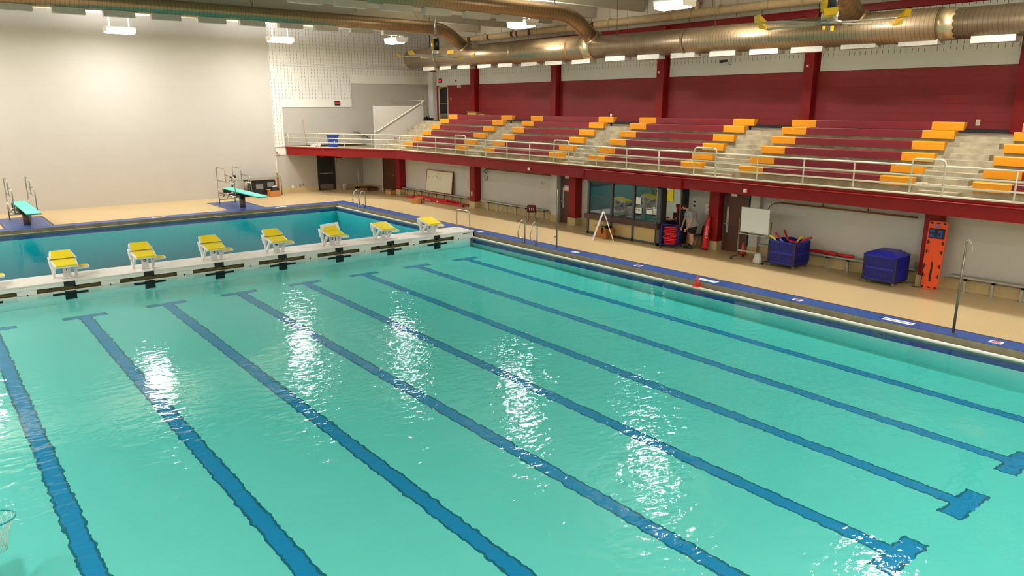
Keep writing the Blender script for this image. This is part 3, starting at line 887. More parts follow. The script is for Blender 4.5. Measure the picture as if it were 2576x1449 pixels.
for y in (38, 33, 28.4, 23.2, 18.2, 13.6, 8.5):
    P('hanger_rod', MB().cyl((DX-0.3, y, duct_z(y)+duct_r(y)*0.8), (DX-0.3, y, 9.6), 0.012, n=5), m_steel_dk, md)
def branch(label, Y, zc, r, difs):
    pts = rounded([(XL, Y, zc), (23.05, Y, zc), (24.45, Y-0.05, duct_z(Y)+duct_r(Y)*0.7)], 0.8, 5)
    t = P('branch_duct', MB().tube(pts, r, 28), m_duct_x, md, label=label)
    P('collar', MB().tube([(24.25, Y-0.03, duct_z(Y)+duct_r(Y)*0.92), (24.52, Y-0.05, duct_z(Y)+duct_r(Y)*0.55)], [r+0.01, r+0.12], 28), m_duct_x, t)
    for x in (2.0, 7.5, 13.0, 18.0, 22.2):
        P('hanger_strap', MB().beam((x, Y-0.02, zc+r-0.01), (x-0.12, Y, 9.9), 0.02, 0.03).beam((x, Y+0.02, zc+r-0.01), (x+0.12, Y, 9.9), 0.02, 0.03), m_steel_dk, t)
    for a, b in difs:
        P('diffuser', MB().box(a, Y-0.14, zc-r-0.20, b, Y+0.14, zc-r+0.06), m_diff, t)
branch('branch crossing in front of the end wall', 34.5, 9.05, 0.31, [(1.7, 2.85), (3.46, 4.61), (5.24, 6.36), (7.0, 8.15), (8.76, 9.91), (10.59, 11.77), (12.37, 13.49), (14.14, 15.27), (15.88, 17.03), (17.7, 18.87), (19.45, 20.67)])
branch('branch at the top centre with a brightly lit underside', 24.8, 8.92, 0.33, [(10.57, 11.71), (12.21, 13.36), (14.01, 15.18), (15.72, 16.89), (17.55, 18.72), (19.2, 20.36)])
branch('branch dropping behind the larger ceiling fan', 12.9, 8.75, 0.33, [(17.5, 18.7), (19.2, 20.4)])
# lagged pipe above the main duct
pp = T('lagged_pipe', 'cream lagged pipe with hanger hoops and torn patches under the ceiling', 'pipe', (27.4, 0, 8.97))
P('pipe', MB().tube([(0, YN, -0.02), (0, 12, -0.01), (0, 20.4, 0.0), (0, 30, 0.0), (0, 40.5, 0.0)], 0.165, 16), m_wrap, pp)
for y in (36.6, 34.1, 32.3, 29.6, 28.1, 26.6, 22.8, 21.7, 20.3, 18.0, 16.5):
    hp = MB().tube([(0.19*math.cos(a), y, 0.19*math.sin(a)+0.02) for a in [PI*2*i/12 for i in range(12)]], 0.018, 5, closed=True)
    hp.cyl((0, y, 0.2), (0, y, 0.9), 0.012, n=5)
    P('hanger_hoop', hp, m_wrap, pp)
for y, l in ((36.1, 0.2), (33.9, 0.22), (33.5, 0.14), (32.4, 0.2), (27.6, 0.2), (37.9, 0.3)):
    rows = [[(0.172*math.cos(a), y+dy, 0.172*math.sin(a)) for a in [PI*(0.75+0.62*i/6) for i in range(7)]] for dy in (0, l/2, l)]
    P('torn_patch', MB().grid(rows), m_torn, pp)
for y in (22.5, 21.5):
    P('stub_pipe', MB().tube([(0, y, 0.1), (-0.1, y-0.1, 0.3), (0.3, y+0.9, 0.95)], 0.15, 10), m_wrap, pp)

# ------------------------------------------------------------------ ceiling fans
def fan(label, loc, ztop, spin):
    t = T('ceiling_fan', label, 'fan', loc)
    P('downrod', MB().cyl((0, 0, 0.95), (0, 0, ztop-loc[2]), 0.05, n=10).cyl((0, 0, 0.78), (0, 0, 0.98), 0.12, 0.05, n=10), m_steel, t)
    mt = P('motor', MB().cyl((0, 0, 0.28), (0, 0, 0.78), 0.15, n=20), m_black, t)
    P('motor_cover', MB().tube([(-0.075, 0.075, 0.27), (-0.075, 0.075, 0.79)], 0.115, 14), m_fan_y, t)
    P('hub_housing', MB().cyl((0, 0, 0.05), (0, 0, 0.28), 0.19, n=20), m_diff, t)
    P('hub_plate', MB().cyl((0, 0, -0.03), (0, 0, 0.05), 0.30, n=20), m_steel, t)
    for k in range(6):
        a = spin+k*PI/3
        ca, sa = math.cos(a), math.sin(a)
        def R(x, y, z): return (x*ca-y*sa, x*sa+y*ca, z)
        P('blade', MB().hexa([R(0.25, -0.05, -0.02), R(1.72, -0.06, -0.03), R(1.72, 0.07, 0.0), R(0.25, 0.06, 0.02), R(0.25, -0.05, 0.0), R(1.72, -0.06, -0.01), R(1.72, 0.07, 0.02), R(0.25, 0.06, 0.04)]), m_alu, t)
        P('blade_tip', MB().hexa([R(1.68, -0.11, -0.04), R(1.86, -0.14, 0.0), R(1.86, 0.15, 0.02), R(1.68, 0.11, 0.0), R(1.68, -0.11, -0.02), R(1.88, -0.14, 0.15), R(1.88, 0.15, 0.17), R(1.68, 0.11, 0.03)]), m_fan_y, t)
    for k in range(3):
        a = 0.4+k*2*PI/3
        P('guy_wire', MB().cyl((0.15*math.cos(a), 0.15*math.sin(a), 0.6), (1.3*math.cos(a), 1.3*math.sin(a), ztop-loc[2]), 0.006, n=4), m_steel_dk, t)
fan('smaller yellow-tipped ceiling fan in front of the end of the big duct', (20.7, 31.6, 7.42), 9.9, 0.30)
fan('large yellow-tipped ceiling fan at the top right', (18.1, 10.2, 7.05), 9.9, 0.52)

# ------------------------------------------------------------------ balcony railing
rl = T('balcony_railing', 'cream steel railing with three rails along the balcony edge', 'railing', (0, 0, 0))
RZ = [3.55, 3.285, 3.03]
RP = [(17.96, 43.85), (21.24, 36.55), (21.24, YN)]
for nm, z in zip(('top_rail', 'middle_rail', 'lower_rail'), RZ):
    P(nm, MB().tube(rounded([(x, y, z) for x, y in RP], 0.35, 5), 0.027, 8), m_rail, rl)
for x, y in [(18.03, 43.7), (18.95, 41.69), (19.76, 39.9), (20.57, 38.14), (21.24, 36.2), (21.24, 34.4), (21.24, 32.66), (21.24, 28.42), (21.24, 26.81), (21.24, 25.23), (21.24, 21.17), (21.24, 19.57), (21.24, 18.0), (21.24, 13.94), (21.24, 12.34), (21.24, 10.77), (21.24, 6.67), (21.24, 5.1), (21.24, 3.5)]:
    P('post', MB().cyl((x, y, 2.78), (x, y, 3.55), 0.024, n=8), m_rail, rl)
for a, b in ((30.92, 30.03), (23.66, 22.76), (16.43, 15.54), (9.18, 8.34)):
    P('aisle_hoop', MB().tube(rounded([(21.24, a, 2.78), (21.24, a, 3.72), (21.24, b, 3.72), (21.24, b, 2.78)], 0.13, 5), 0.027, 8), m_rail, rl)

# ------------------------------------------------------------------ bleacher benches: six rows in five blocks
BX = [22.05+0.604*k for k in range(6)]
BZ = [3.14, 3.45, 3.76, 4.07, 4.38, 4.62]
def bench_prof(h, e=0.0):
    return [(-e, -h-e), (-e, -0.02), (0.015, e), (0.26, e), (0.22, -0.06), (0.14, -h*0.7), (0.05, -h-e)]
def make_bench(L, top=False):
    t = T('bleacher_bench', 'x', 'bench', (0, 0, 0), 0, 'bleacher benches')
    P('seat_board', MB().prism(bench_prof(0.235), -L/2+0.9, L/2-0.9, 'y'), m_maroon_dk, t)
    for q in (-1, 1):
        a, b = (L/2-0.92)*q, (L/2)*q
        P('end_board', MB().prism(bench_prof(0.235, 0.004), min(a, b), max(a, b), 'y'), m_yellow_or, t)
    if top:
        for y in (-L/2+0.25, -L/2+1.7, 0, L/2-1.7, L/2-0.25):
            P('leg', MB().box(0.10, y-0.03, -0.40, 0.16, y+0.03, -0.1).box(0.05, y-0.03, -0.235, 0.28, y+0.03, -0.17), m_black, t)
    return t
BLK = [(37.12, 31.22), (29.70, 23.98), (22.43, 16.73), (15.18, 9.48), (7.93, 2.2)]
ROWN = ['front row', 'second row', 'third row', 'fourth row', 'fifth row', 'top row']
BLN = ['block beside the grey stair wall', 'second block from the stair wall', 'middle block', 'fourth block from the stair wall', 'cut-off block at the right edge']
for j, (a, b) in enumerate(BLK):
    pr = make_bench(a-b)
    pt = make_bench(a-b, True)
    for k in range(6):
        o = pt if k == 5 else (pr if k == 0 else dup(pr))
        o.location = (BX[k], (a+b)/2, BZ[k])
        o['label'] = 'maroon bleacher bench with amber ends, %s of the %s' % (ROWN[k], BLN[j])

# stair handrails ----------------------------------------------------------------------------------
h = T('stair_handrail', 'cream handrail climbing along the grey stair wall', 'handrail', (0, 0, 0))
P('rail', MB().tube(rounded([(21.65, 39.82, 3.66), (21.9, 39.82, 3.68), (25.1, 39.82, 5.40), (25.2, 39.9, 5.42), (25.2, 42.9, 5.42)], 0.1), 0.028, 8), m_rail, h)
for f in (0.1, 0.4, 0.68, 0.93):
    x, z = 21.9+3.2*f, 3.68+1.72*f
    P('bracket', MB().tube([(x, 39.82, z-0.02), (x, 39.83, z-0.1), (x, 39.92, z-0.13)], 0.014, 6), m_rail, h)
P('rail_post', MB().cyl((25.05, 39.95, 5.1), (25.05, 39.95, 5.38), 0.02, n=6), m_rail, h)
P('rail_end_bracket', MB().tube([(25.2, 42.88, 5.42), (25.2, 43.89, 5.42)], 0.014, 6), m_rail, h)
tag(P('wall_handrail', MB().tube([(22.35, 43.75, 3.55), (22.6, 43.75, 3.5), (23.35, 43.75, 3.15)], 0.035, 8).tube([(22.7, 43.75, 3.46), (22.7, 43.92, 3.4)], 0.015, 6), m_steel_dk), 'short dark handrail on the end wall behind the stair wall', 'handrail')

# ------------------------------------------------------------------ bulkhead
bk = T('bulkhead', 'long white bulkhead walkway across the pool carrying the starting blocks', 'bulkhead', (0, 0, 0))
sh = MB()
sh.box(PXL+0.02, BK0, 0.085, PXR+0.04, BK1, 0.13)
sh.box(PXL+0.02, BK0, -0.015, PXR+0.04, BK0+0.05, 0.09)
sh.box(PXL+0.02, BK0, -0.9, PXR-0.16, BK0+0.05, -0.148)
sh.box(PXL+0.02, BK1-0.05, -0.9, PXR-0.16, BK1, 0.09)
sh.box(PXR-0.02, BK0, -0.14, PXR+0.04, BK1, 0.09)
e = [PXL+0.02]
for lx in LANES: e += [lx-0.84, lx+0.82]
e.append(PXR+0.04)
for i in range(0, len(e), 2):
    a, b = e[i], e[i+1]
    a2 = min(b, PXR-0.16) if i == len(e)-2 else b
    sh.box(a, BK0, -0.155, b if i < len(e)-2 else PXR+0.04, BK0+0.05, -0.01)
P('deck_shell', sh, m_bulk, bk)
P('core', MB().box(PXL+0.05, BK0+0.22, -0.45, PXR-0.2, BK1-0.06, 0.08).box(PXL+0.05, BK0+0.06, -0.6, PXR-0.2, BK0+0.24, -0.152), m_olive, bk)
for lx in LANES:
    P('lane_target', MB().box(lx-0.148, BK0-0.012, -0.012, lx+0.148, BK0+0.005, 0.118), m_black, bk)
    P('target_cross', MB().box(lx-0.148, BK0-0.012, -0.42, lx+0.148, BK0+0.002, -0.165).box(lx-0.46, BK0-0.011, -0.27, lx+0.46, BK0+0.001, -0.205), m_black, bk)
    for dx in (-0.49, 0.06 if lx > 9 else 0.17):
        P('slot_bracket', MB().box(lx+dx-0.035, BK0+0.03, -0.075, lx+dx+0.035, BK0+0.2, -0.012), m_black, bk)
for i in range(9):
    x = LANES[0]-1.067+i*2.134 if i < 8 else 17.1
    P('anchor_hole', MB().cyl((x, BK0-0.006, -0.135), (x, BK0+0.01, -0.135), 0.022, n=10), m_black, bk)
P('maker_mark', MB().box(17.32, BK0-0.003, 0.03, 17.44, BK0, 0.062).box(17.46, BK0-0.003, 0.035, 17.52, BK0, 0.062).box(17.54, BK0-0.003, 0.035, 17.58, BK0, 0.062).box(17.60, BK0-0.003, 0.038, 17.64, BK0, 0.065).box(17.66, BK0-0.003, 0.038, 17.69, BK0, 0.068), m_black2, bk)
hr = T('grab_hoop', 'stainless steel grab hoop on the bleacher end of the white bulkhead', 'handrail', (PXR-0.03, 25.45, 0.13))
P('hoop', MB().tube(rounded([(0, -0.46, 0), (0, -0.46, 0.76), (0, 0.46, 0.76), (0, 0.46, 0)], 0.16, 5), 0.024, 10), m_steel, hr)
for y in (-0.46, 0.46):
    P('flange', MB().cyl((0, y, 0), (0, y, 0.015), 0.06, n=12), m_steel, hr)

# starting blocks ------------------------------------------------------------------------------------
def starting_block(num, x, kick, label):
    """kick: None, 'down' (wedge lying back) or 'up' (plate swung forward)"""
    t = T('starting_block', label, 'starting block', (x, 25.42, 0.13), 0, 'yellow starting blocks on the bulkhead')
    y0, z0, y1, z1 = -0.57, 0.44, 0.26, 0.60          # front and back of the sloping top
    w0, w1 = 0.30, 0.36
    dz = 0.07
    P('platform', MB().hexa([(-w0, y0, z0-dz), (w0, y0, z0-dz), (w1, y1, z1-dz), (-w1, y1, z1-dz), (-w0, y0, z0), (w0, y0, z0), (w1, y1, z1), (-w1, y1, z1)]), m_white, t, bevel=0.012)
    P('grip_pad', MB().hexa([(-w0+0.035, y0-0.004, z0-0.03), (w0-0.035, y0-0.004, z0-0.03), (w1-0.06, y1-0.03, z1-0.02), (-w1+0.06, y1-0.03, z1-0.02), (-w0+0.035, y0-0.004, z0+0.012), (w0-0.035, y0-0.004, z0+0.012), (w1-0.06, y1-0.03, z1+0.008), (-w1+0.06, y1-0.03, z1+0.008)]), m_pad, t)
    if kick == 'down':
        ya, za, yb, zb = -0.05, 0.565, 0.36, 0.76
        kp = P('kick_plate', MB().hexa([(-0.36, ya, za-0.05), (0.36, ya, za-0.05), (0.30, yb, zb-0.06), (-0.30, yb, zb-0.06), (-0.36, ya, za), (0.36, ya, za), (0.27, yb, zb), (-0.27, yb, zb)]), m_white, t, bevel=0.01)
        P('kick_pad', MB().hexa([(-0.30, ya+0.012, za-0.01), (0.30, ya+0.012, za-0.01), (0.23, yb-0.02, zb-0.02), (-0.23, yb-0.02, zb-0.02), (-0.30, ya+0.012, za+0.018), (0.30, ya+0.012, za+0.018), (0.23, yb-0.02, zb+0.006), (-0.23, yb-0.02, zb+0.006)]), m_pad, kp)
        P('slot_line', MB().box(-0.35, ya-0.012, za-0.005, 0.35, ya+0.008, za+0.012), m_steel_dk, kp)
    elif kick == 'up':
        kp = P('kick_plate', MB().hexa([(-0.36, -0.06, 0.53), (0.36, -0.06, 0.53), (0.36, 0.0, 0.53), (-0.36, 0.0, 0.53), (-0.36, 0.06, 0.76), (0.36, 0.06, 0.80), (0.36, 0.1, 0.80), (-0.36, 0.1, 0.76)]), m_white, t, bevel=0.01)
        P('kick_pad', MB().hexa([(-0.28, -0.075, 0.555), (0.28, -0.075, 0.555), (0.28, -0.03, 0.555), (-0.28, -0.03, 0.555), (-0.2, 0.0, 0.69), (0.24, 0.0, 0.69), (0.24, 0.04, 0.69), (-0.2, 0.04, 0.69)]), m_pad, kp)
    for q in (-1, 1):
        lg = MB()
        lg.hexa([(q*0.29-0.03, -0.02, 0), (q*0.29+0.03, -0.02, 0), (q*0.29+0.03, 0.10, 0), (q*0.29-0.03, 0.10, 0), (q*0.28-0.03, -0.42, 0.42), (q*0.28+0.03, -0.42, 0.42), (q*0.28+0.03, -0.30, 0.42), (q*0.28-0.03, -0.30, 0.42)])
        lg.hexa([(q*0.29-0.03, -0.02, 0), (q*0.29+0.03, -0.02, 0), (q*0.29+0.03, 0.10, 0), (q*0.29-0.03, 0.10, 0), (q*0.30-0.03, 0.0, 0.5), (q*0.30+0.03, 0.0, 0.5), (q*0.30+0.03, 0.14, 0.53), (q*0.30-0.03, 0.14, 0.53)])
        P('leg', lg, m_white, t)
        P('side_fin', MB().hexa([(q*0.33-0.012, 0.05, 0.28), (q*0.33+0.012, 0.05, 0.28), (q*0.33+0.012, 0.2, 0.3), (q*0.33-0.012, 0.2, 0.3), (q*0.34-0.012, 0.0, 0.53), (q*0.34+0.012, 0.0, 0.53), (q*0.35+0.012, 0.26, 0.58), (q*0.35-0.012, 0.26, 0.58)]), m_white, t)
    pn = P('number_panel', MB().box(-0.04, 0.0, 0.0, 0.17, 0.03, 0.52), m_white, t)
    text('number', str(num), 0.2, m_black, pn, (1, 0, 0), (0, 0, 1), (x+0.065, 25.42-0.004, 0.13+0.24))
    st = P('side_step', MB().hexa([(0.30, -0.30, 0.24), (0.62, -0.26, 0.24), (0.62, 0.02, 0.26), (0.30, 0.05, 0.26), (0.30, -0.30, 0.30), (0.64, -0.26, 0.30), (0.64, 0.02, 0.32), (0.30, 0.05, 0.32)]), m_white, t, bevel=0.01)
    P('step_pad', MB().hexa([(0.36, -0.27, 0.3), (0.60, -0.24, 0.3), (0.60, 0.0, 0.315), (0.36, 0.03, 0.315), (0.36, -0.27, 0.312), (0.60, -0.24, 0.312), (0.60, 0.0, 0.332), (0.36, 0.03, 0.332)]), m_pad, st)
    P('anchor_plate', MB().box(-0.1, -0.30, 0, 0.52, -0.285, 0.004).cyl((0.21, -0.293, 0.0), (0.21, -0.293, 0.008), 0.022, n=10), m_steel_dk, t)
BLKL = {1: ('flat-topped yellow starting block nearest the grab hoop', None), 2: ('flat-topped yellow starting block numbered 2', None), 3: ('yellow starting block with its kick plate swung upright', 'up'),
        4: ('yellow starting block with sloped kick plate, just left of the upright-plate block', 'down'), 5: ('yellow starting block with sloped kick plate, two left of the upright-plate block', 'down'),
        6: ('yellow starting block with sloped kick plate, three left of the upright-plate block', 'down'), 7: ('yellow starting block with sloped kick plate, last fully seen on the left', 'down'),
        8: ('starting block cut off by the left edge, only its step tip showing', 'down')}
for n in range(1, 9):
    starting_block(n, LANES[8-n], BLKL[n][1], BLKL[n][0])

# ------------------------------------------------------------------ pool ladders, posts, deck markers
def ladder(label, y):
    t = T('pool_ladder', label, 'pool ladder', (18.12, y, 0))
    for q in (-1, 1):
        pts = rounded([(0.12, q*0.36, 0), (0.12, q*0.36, 0.18), (-0.05, q*0.36, 0.22), (-0.24, q*0.36, 0.26), (-0.20, q*0.36, 0.5), (-0.05, q*0.36, 0.86), (0.14, q*0.36, 0.86)], 0.11, 5)
        # a loop that leaves the deck, doubles forward over the gutter and comes back down
        loop = rounded([(0.0, q*0.36, 0.0), (0.0, q*0.36, 0.86), (0.22, q*0.36, 0.86), (0.36, q*0.36, 0.40), (0.30, q*0.36, 0.16), (0.12, q*0.36, 0.22), (0.08, q*0.36, 0.0)], 0.11, 5)
        P('grab_rail', MB().tube([(-p[0]+0.08, p[1]+q*0.0, p[2]) for p in loop], 0.024, 10), m_steel, t)
        P('flange', MB().cyl((0.08, q*0.36, 0), (0.08, q*0.36, 0.014), 0.05, n=12), m_steel_dk, t)
        P('flange', MB().cyl((0.0, q*0.36, 0), (0.0, q*0.36, 0.014), 0.05, n=12), m_steel_dk, t)
    return t
ladder('steel pool ladder rails at the corner of the diving well', 35.05)
ladder('steel pool ladder rails beside the tall post near the office', 21.52)
for nm, y, lb, top in (('post_near', 20.2, 'tall thin steel post in the blue coping near the office', 2.16), ('x', 6.55, 'tall thin steel post by the right edge with a white ribbon on top', 2.16)):
    t = T('lane_post', lb, 'post', (18.32, y, 0))
    P('pole', MB().cyl((0, 0, 0), (0, 0, top), 0.03, 0.027, n=12), m_steel_dk, t)
    P('flange', MB().cyl((0, 0, 0), (0, 0, 0.012), 0.065, n=14), m_steel_dk, t)
    if y > 10:
        P('eye_hook', MB().tube([(-0.03, 0.0, 0.42), (-0.07, 0.02, 0.46), (-0.05, 0.04, 0.40)], 0.012, 6), m_black, t)
    else:
        P('ribbon', MB().tube([(0, 0, top+0.005), (0.02, -0.04, top+0.03), (0.03, -0.10, top-0.04), (0.03, -0.13, top-0.10), (0.03, -0.15, top-0.24)], [0.006, 0.006, 0.005, 0.004, 0.003], 5), m_white, t)
def marker(y, long, label, body=None, xx=18.33):
    t = T('depth_marker', label, 'marker', (xx, y, 0.0))
    hl = 0.36 if long else 0.13
    P('tile', MB().box(-0.11, -hl, 0.0005, 0.11, hl, 0.004), m_paper, t)
    if body:
        text('lettering', body, 0.13 if long else 0.11, m_black, t, (0, 1, 0), (-1, 0, 0), (xx, y, 0.0045), 0.0006)
    else:
        P('no_diving_ring', MB().tube([(0.08*math.cos(2*PI*i/20), 0.08*math.sin(2*PI*i/20), 0.005) for i in range(20)], 0.009, 5, closed=True).tube([(-0.056, -0.056, 0.005), (0.056, 0.056, 0.005)], 0.008, 5), m_red_txt, t)
        P('diver_figure', MB().tube([(-0.03, 0.05, 0.005), (0.0, 0.01, 0.005), (0.04, -0.03, 0.005)], 0.009, 5), m_black, t)
marker(35.65, False, 'small white depth tile beside the far pool ladder', '12 FT')
marker(24.95, False, 'small white depth tile just beyond the bulkhead end', '5 FT')
marker(19.2, False, 'small white depth tile beside the tall post near the office', '5 FT')
marker(16.2, False, 'white no-diving tile between the tall post and the traffic cone on the gutter')
marker(13.45, True, 'long white depth tile behind the cone on the gutter', '4 - 6  NO DIVING')
marker(10.47, False, 'white no-diving tile in the coping before the closed blue bin')
marker(7.8, True, 'long white depth tile left of the ribboned post', '4 - 0  NO DIVING')
marker(5.66, False, 'white no-diving tile right of the ribboned post')
for x in (9.0, 15.0):
    t = T('depth_marker', 'white depth tile in the far coping, %s' % ('between the two diving boards' if x < 10 else 'right of the right diving board'), 'marker', (x, 37.85, 0))
    P('tile', MB().box(-0.3, -0.1, 0.0005, 0.3, 0.1, 0.004), m_paper, t)
    text('lettering', '12 - 0', 0.14, m_black, t, (-1, 0, 0), (0, -1, 0), (x, 37.85, 0.0045), 0.0006)
for body, y in (('4-0"', 7.9), ('5-0"', 19.9)):
    t = T('depth_numerals', 'pale depth numerals on navy tiles under water, %s' % ('left of the ribboned post' if y < 10 else 'below the post near the office'), 'marker', (PXR, y, -0.31))
    text('lettering', body, 0.26, m_bandgreen, t, (0, -1, 0), (0, 0, 1), (PXR-0.003, y, -0.30), 0.002)

# ------------------------------------------------------------------ diving boards
def diving_board(x, label):
    t = T('diving_board', label, 'diving board', (x, 38.95, 0))
    P('pedestal', MB().cyl((0, 0, 0), (0, 0, 0.58), 0.145, n=24), m_ped, t)
    P('pedestal_head', MB().box(-0.26, -0.45, 0.56, 0.26, 0.75, 0.67).box(-0.20, 0.5, 0.5, 0.2, 1.5, 0.58), m_black, t)
    b = P('board', MB().hexa([(-0.26, -2.95, 0.80), (0.26, -2.95, 0.80), (0.26, 2.1, 0.80), (-0.26, 2.1, 0.80), (-0.26, -2.95, 0.835), (0.26, -2.95, 0.835), (0.26, 2.1, 0.84), (-0.26, 2.1, 0.84)]), m_teal, t)
    P('board_edge', MB().box(-0.262, -2.952, 0.775, 0.262, 2.08, 0.802), m_teal_dk, b)
    P('fulcrum', MB().box(-0.3, 0.35, 0.67, 0.3, 0.62, 0.775).cyl((-0.36, 0.48, 0.72), (0.36, 0.48, 0.72), 0.05, n=10), m_steel, t)
    P('fulcrum_wheel', MB().cyl((-0.40, 0.9, 0.60), (-0.46, 0.9, 0.60), 0.11, n=16), m_steel, t)
    P('foot_pedal', MB().tube([(-0.3, 1.0, 0.62), (-0.42, 1.35, 0.56), (-0.42, 1.75, 0.40)], 0.02, 8), m_black, t)
    P('rear_anchor', MB().box(-0.3, 1.9, 0.58, 0.3, 2.1, 0.79), m_steel_dk, t)
    for q in (-1, 1):
        X = q*0.42
        hr = MB()
        hr.tube(rounded([(X, -0.35, 0.58), (X, -0.22, 1.60), (X, 1.10, 1.60)], 0.14, 5), 0.026, 8)
        hr.tube(rounded([(X, 1.05, 1.22), (X, 1.12, 1.92), (X, 2.42, 1.92), (X, 2.36, 0.78), (X, 2.1, 0.62), (X, -0.35, 0.58)], 0.16, 5), 0.026, 8)
        hr.tube([(X, 2.39, 1.24), (X, -0.25, 1.24)], 0.022, 8)
        P('handrail', hr, m_steel, t)
        P('leg', MB().cyl((X, 2.35, 0), (X, 2.35, 0.74), 0.026, n=8).cyl((X, 2.35, 0), (X, 2.35, 0.015), 0.06, n=10), m_steel_dk, t)
        P('frame_rail', MB().box(X-0.025, -0.4, 0.55, X+0.025, 2.15, 0.60).box(min(X, q*0.2), -0.3, 0.56, max(X, q*0.2), -0.24, 0.6), m_steel_dk, t)
    for z in (0.2, 0.42):
        P('step', MB().box(-0.42, 2.25, z, 0.42, 2.45, z+0.03), m_alu, t)
    n = 1 if x < 8 else 2
    ST('floor_board_bay', MB().box(x-0.87, 38.14, -0.05, x+0.87, 41.8, 0.003), m_mat, 'blue tiled bay under the %s diving board' % ('left' if x < 8 else 'right'), 'floor')
    ST('trim_%d' % (8+n), MB().box(x-0.93, 38.14, -0.05, x-0.87, 41.86, 0.004).box(x+0.87, 38.14, -0.05, x+0.93, 41.86, 0.004).box(x-0.93, 41.8, -0.05, x+0.93, 41.86, 0.004), m_brown_tile, 'brown tile line around a blue bay', 'trim')
diving_board(13.38, 'aqua diving board with steel handrails in front of the equipment table')
diving_board(3.86, 'aqua diving board with steel handrails near the left edge')

# ------------------------------------------------------------------ office under the balcony
# front at X = 21.65 between Y = 21.95 (left) and 18.15 (right); open doorway on its right side
wi = T('window_1', 'charcoal-framed office front with three panes and tan panels below', 'office window', (21.65, 20.05, 0)); wi['kind'] = 'structure'
fr = MB()
for y in (1.9, 0.60, -0.56, -1.78):
    fr.box(-0.03, y-0.05 if y > -1.7 else y-0.12, 0, 0.06, y+0.05, 2.24)
fr.box(-0.03, -1.9, 2.14, 0.06, 1.95, 2.24); fr.box(-0.03, -1.9, 0, 0.06, 1.95, 0.09)
P('frame', fr, m_frame, wi)
P('side_jamb', MB().box(-0.025, -1.95, 0, 0.26, -1.86, 2.24), m_black2, wi)
for a, b in ((0.65, 1.85), (-0.51, 0.55), (-1.66, -0.61)):
    P('pane', MB().box(0.01, a, 0.83, 0.02, b, 2.14), m_glass, wi)
    P('spandrel', MB().box(0.0, a, 0.09, 0.03, b, 0.66), m_tanpan, wi)
P('sill', MB().box(-0.22, -1.93, 0.64, 0.25, 1.93, 0.84), m_sill, wi)
for lb, y0, y1, z0, z1, x, m in (('upper left sheet', 19.12, 19.37, 1.45, 1.72, 0, m_paper), ('colour bar sheet', 19.07, 19.37, 1.11, 1.32, 0, m_paper), ('notice with black heading', 18.55, 18.84, 1.14, 1.35, 0, m_paper), ('grid sheet', 18.28, 18.52, 1.15, 1.42, 0, m_paper), ('orange sheet', 18.66, 18.92, 1.22, 1.48, 0.06, m_pink), ('pale green sheet', 18.45, 18.75, 1.62, 1.9, 0.06, m_off_wall)):
    t = T('window_notice', lb+' taped inside the right office pane', 'notice', (21.64+x*0.6, (y0+y1)/2, (z0+z1)/2), 0, 'notices on the office window')
    w2, h2 = (y1-y0)/2, (z1-z0)/2
    P('paper', MB().box(-0.003, -w2, -h2, 0.002, w2, h2), m, t)
    if lb.startswith('colour'):
        for i, mm in enumerate((m_red_txt, m_yel, m_hoop, m_bluebin)):
            P('colour_patch', MB().box(-0.005, w2-0.06-0.05*i, 0.0, -0.003, w2-0.015-0.05*i, 0.05), mm, t)
    if lb.startswith('notice'):
        P('heading', MB().box(-0.005, -w2+0.02, h2-0.05, -0.003, w2-0.02, h2-0.015), m_black, t)
    if lb.startswith('grid'):
        for i in range(4):
            P('icon_row', MB().box(-0.005, -0.09, -0.1+0.06*i, -0.003, -0.06, -0.07+0.06*i).box(-0.005, -0.03, -0.1+0.06*i, -0.003, 0.0, -0.07+0.06*i).box(-0.005, 0.03, -0.1+0.06*i, -0.003, 0.06, -0.07+0.06*i).box(-0.005, 0.08, -0.1+0.06*i, -0.003, 0.105, -0.07+0.06*i), m_black2, t)
w = MB(); w.box(25.2, 17.4, 0, 25.3, 22.6, 2.36); w.box(21.72, 21.95, 0, 25.3, 22.05, 2.36)
ST('wall_office', w, m_off_wall, 'pale green inner walls of the office', 'wall')
ST('wall_office_side', MB().box(23.15, 17.4, 0, 25.3, 17.5, 2.36).box(23.12, 17.85, 0, 23.2, 17.95, 2.36), m_off_tan, 'tan inner wall of the office by its doorway', 'wall')
ST('trim_11', MB().box(22.62, 17.9, 0, 22.98, 18.0, 2.34), m_black2, 'black door jamb on the right of the office', 'trim')
ST('trim_12', MB().box(22.70, 18.02, 0, 22.85, 18.12, 2.34), m_tanpan, 'tan edge of the open office door', 'trim')
cb = T('storage_cabinet', 'brown wooden cabinet inside the office doorway', 'cabinet', (24.3, 18.3, 0))
P('body', MB().box(-0.35, -0.6, 0, 0.4, 0.6, 2.2), m_wood, cb)
for q in (-0.3, 0.3):
    P('door', MB().box(-0.37, q-0.28, 0.1, -0.35, q+0.28, 2.15), m_wood, cb)
    P('handle', MB().box(-0.40, q*0.15-0.01, 1.1, -0.37, q*0.15+0.01, 1.25), m_steel, cb)
ds = T('office_desk', 'dark office desk behind the window panes', 'desk', (23.3, 20.6, 0))
P('desk_top', MB().box(-0.4, -1.2, 0.72, 0.4, 1.25, 0.76), m_sill, ds)
for x in (-0.35, 0.35):
    for y in (-1.1, 1.15):
        P('leg', MB().box(x-0.03, y-0.03, 0, x+0.03, y+0.03, 0.72), m_black2, ds)
mo = T('monitor', 'wide black monitor on the desk behind the middle office pane', 'monitor', (23.2, 20.95, 0.76))
P('screen', MB().box(-0.03, -0.38, 0.12, 0.01, 0.38, 0.52), m_black, mo, bevel=0.008)
P('stand', MB().box(0.0, -0.03, 0.0, 0.04, 0.03, 0.2).box(-0.1, -0.14, 0, 0.12, 0.14, 0.015), m_black2, mo)
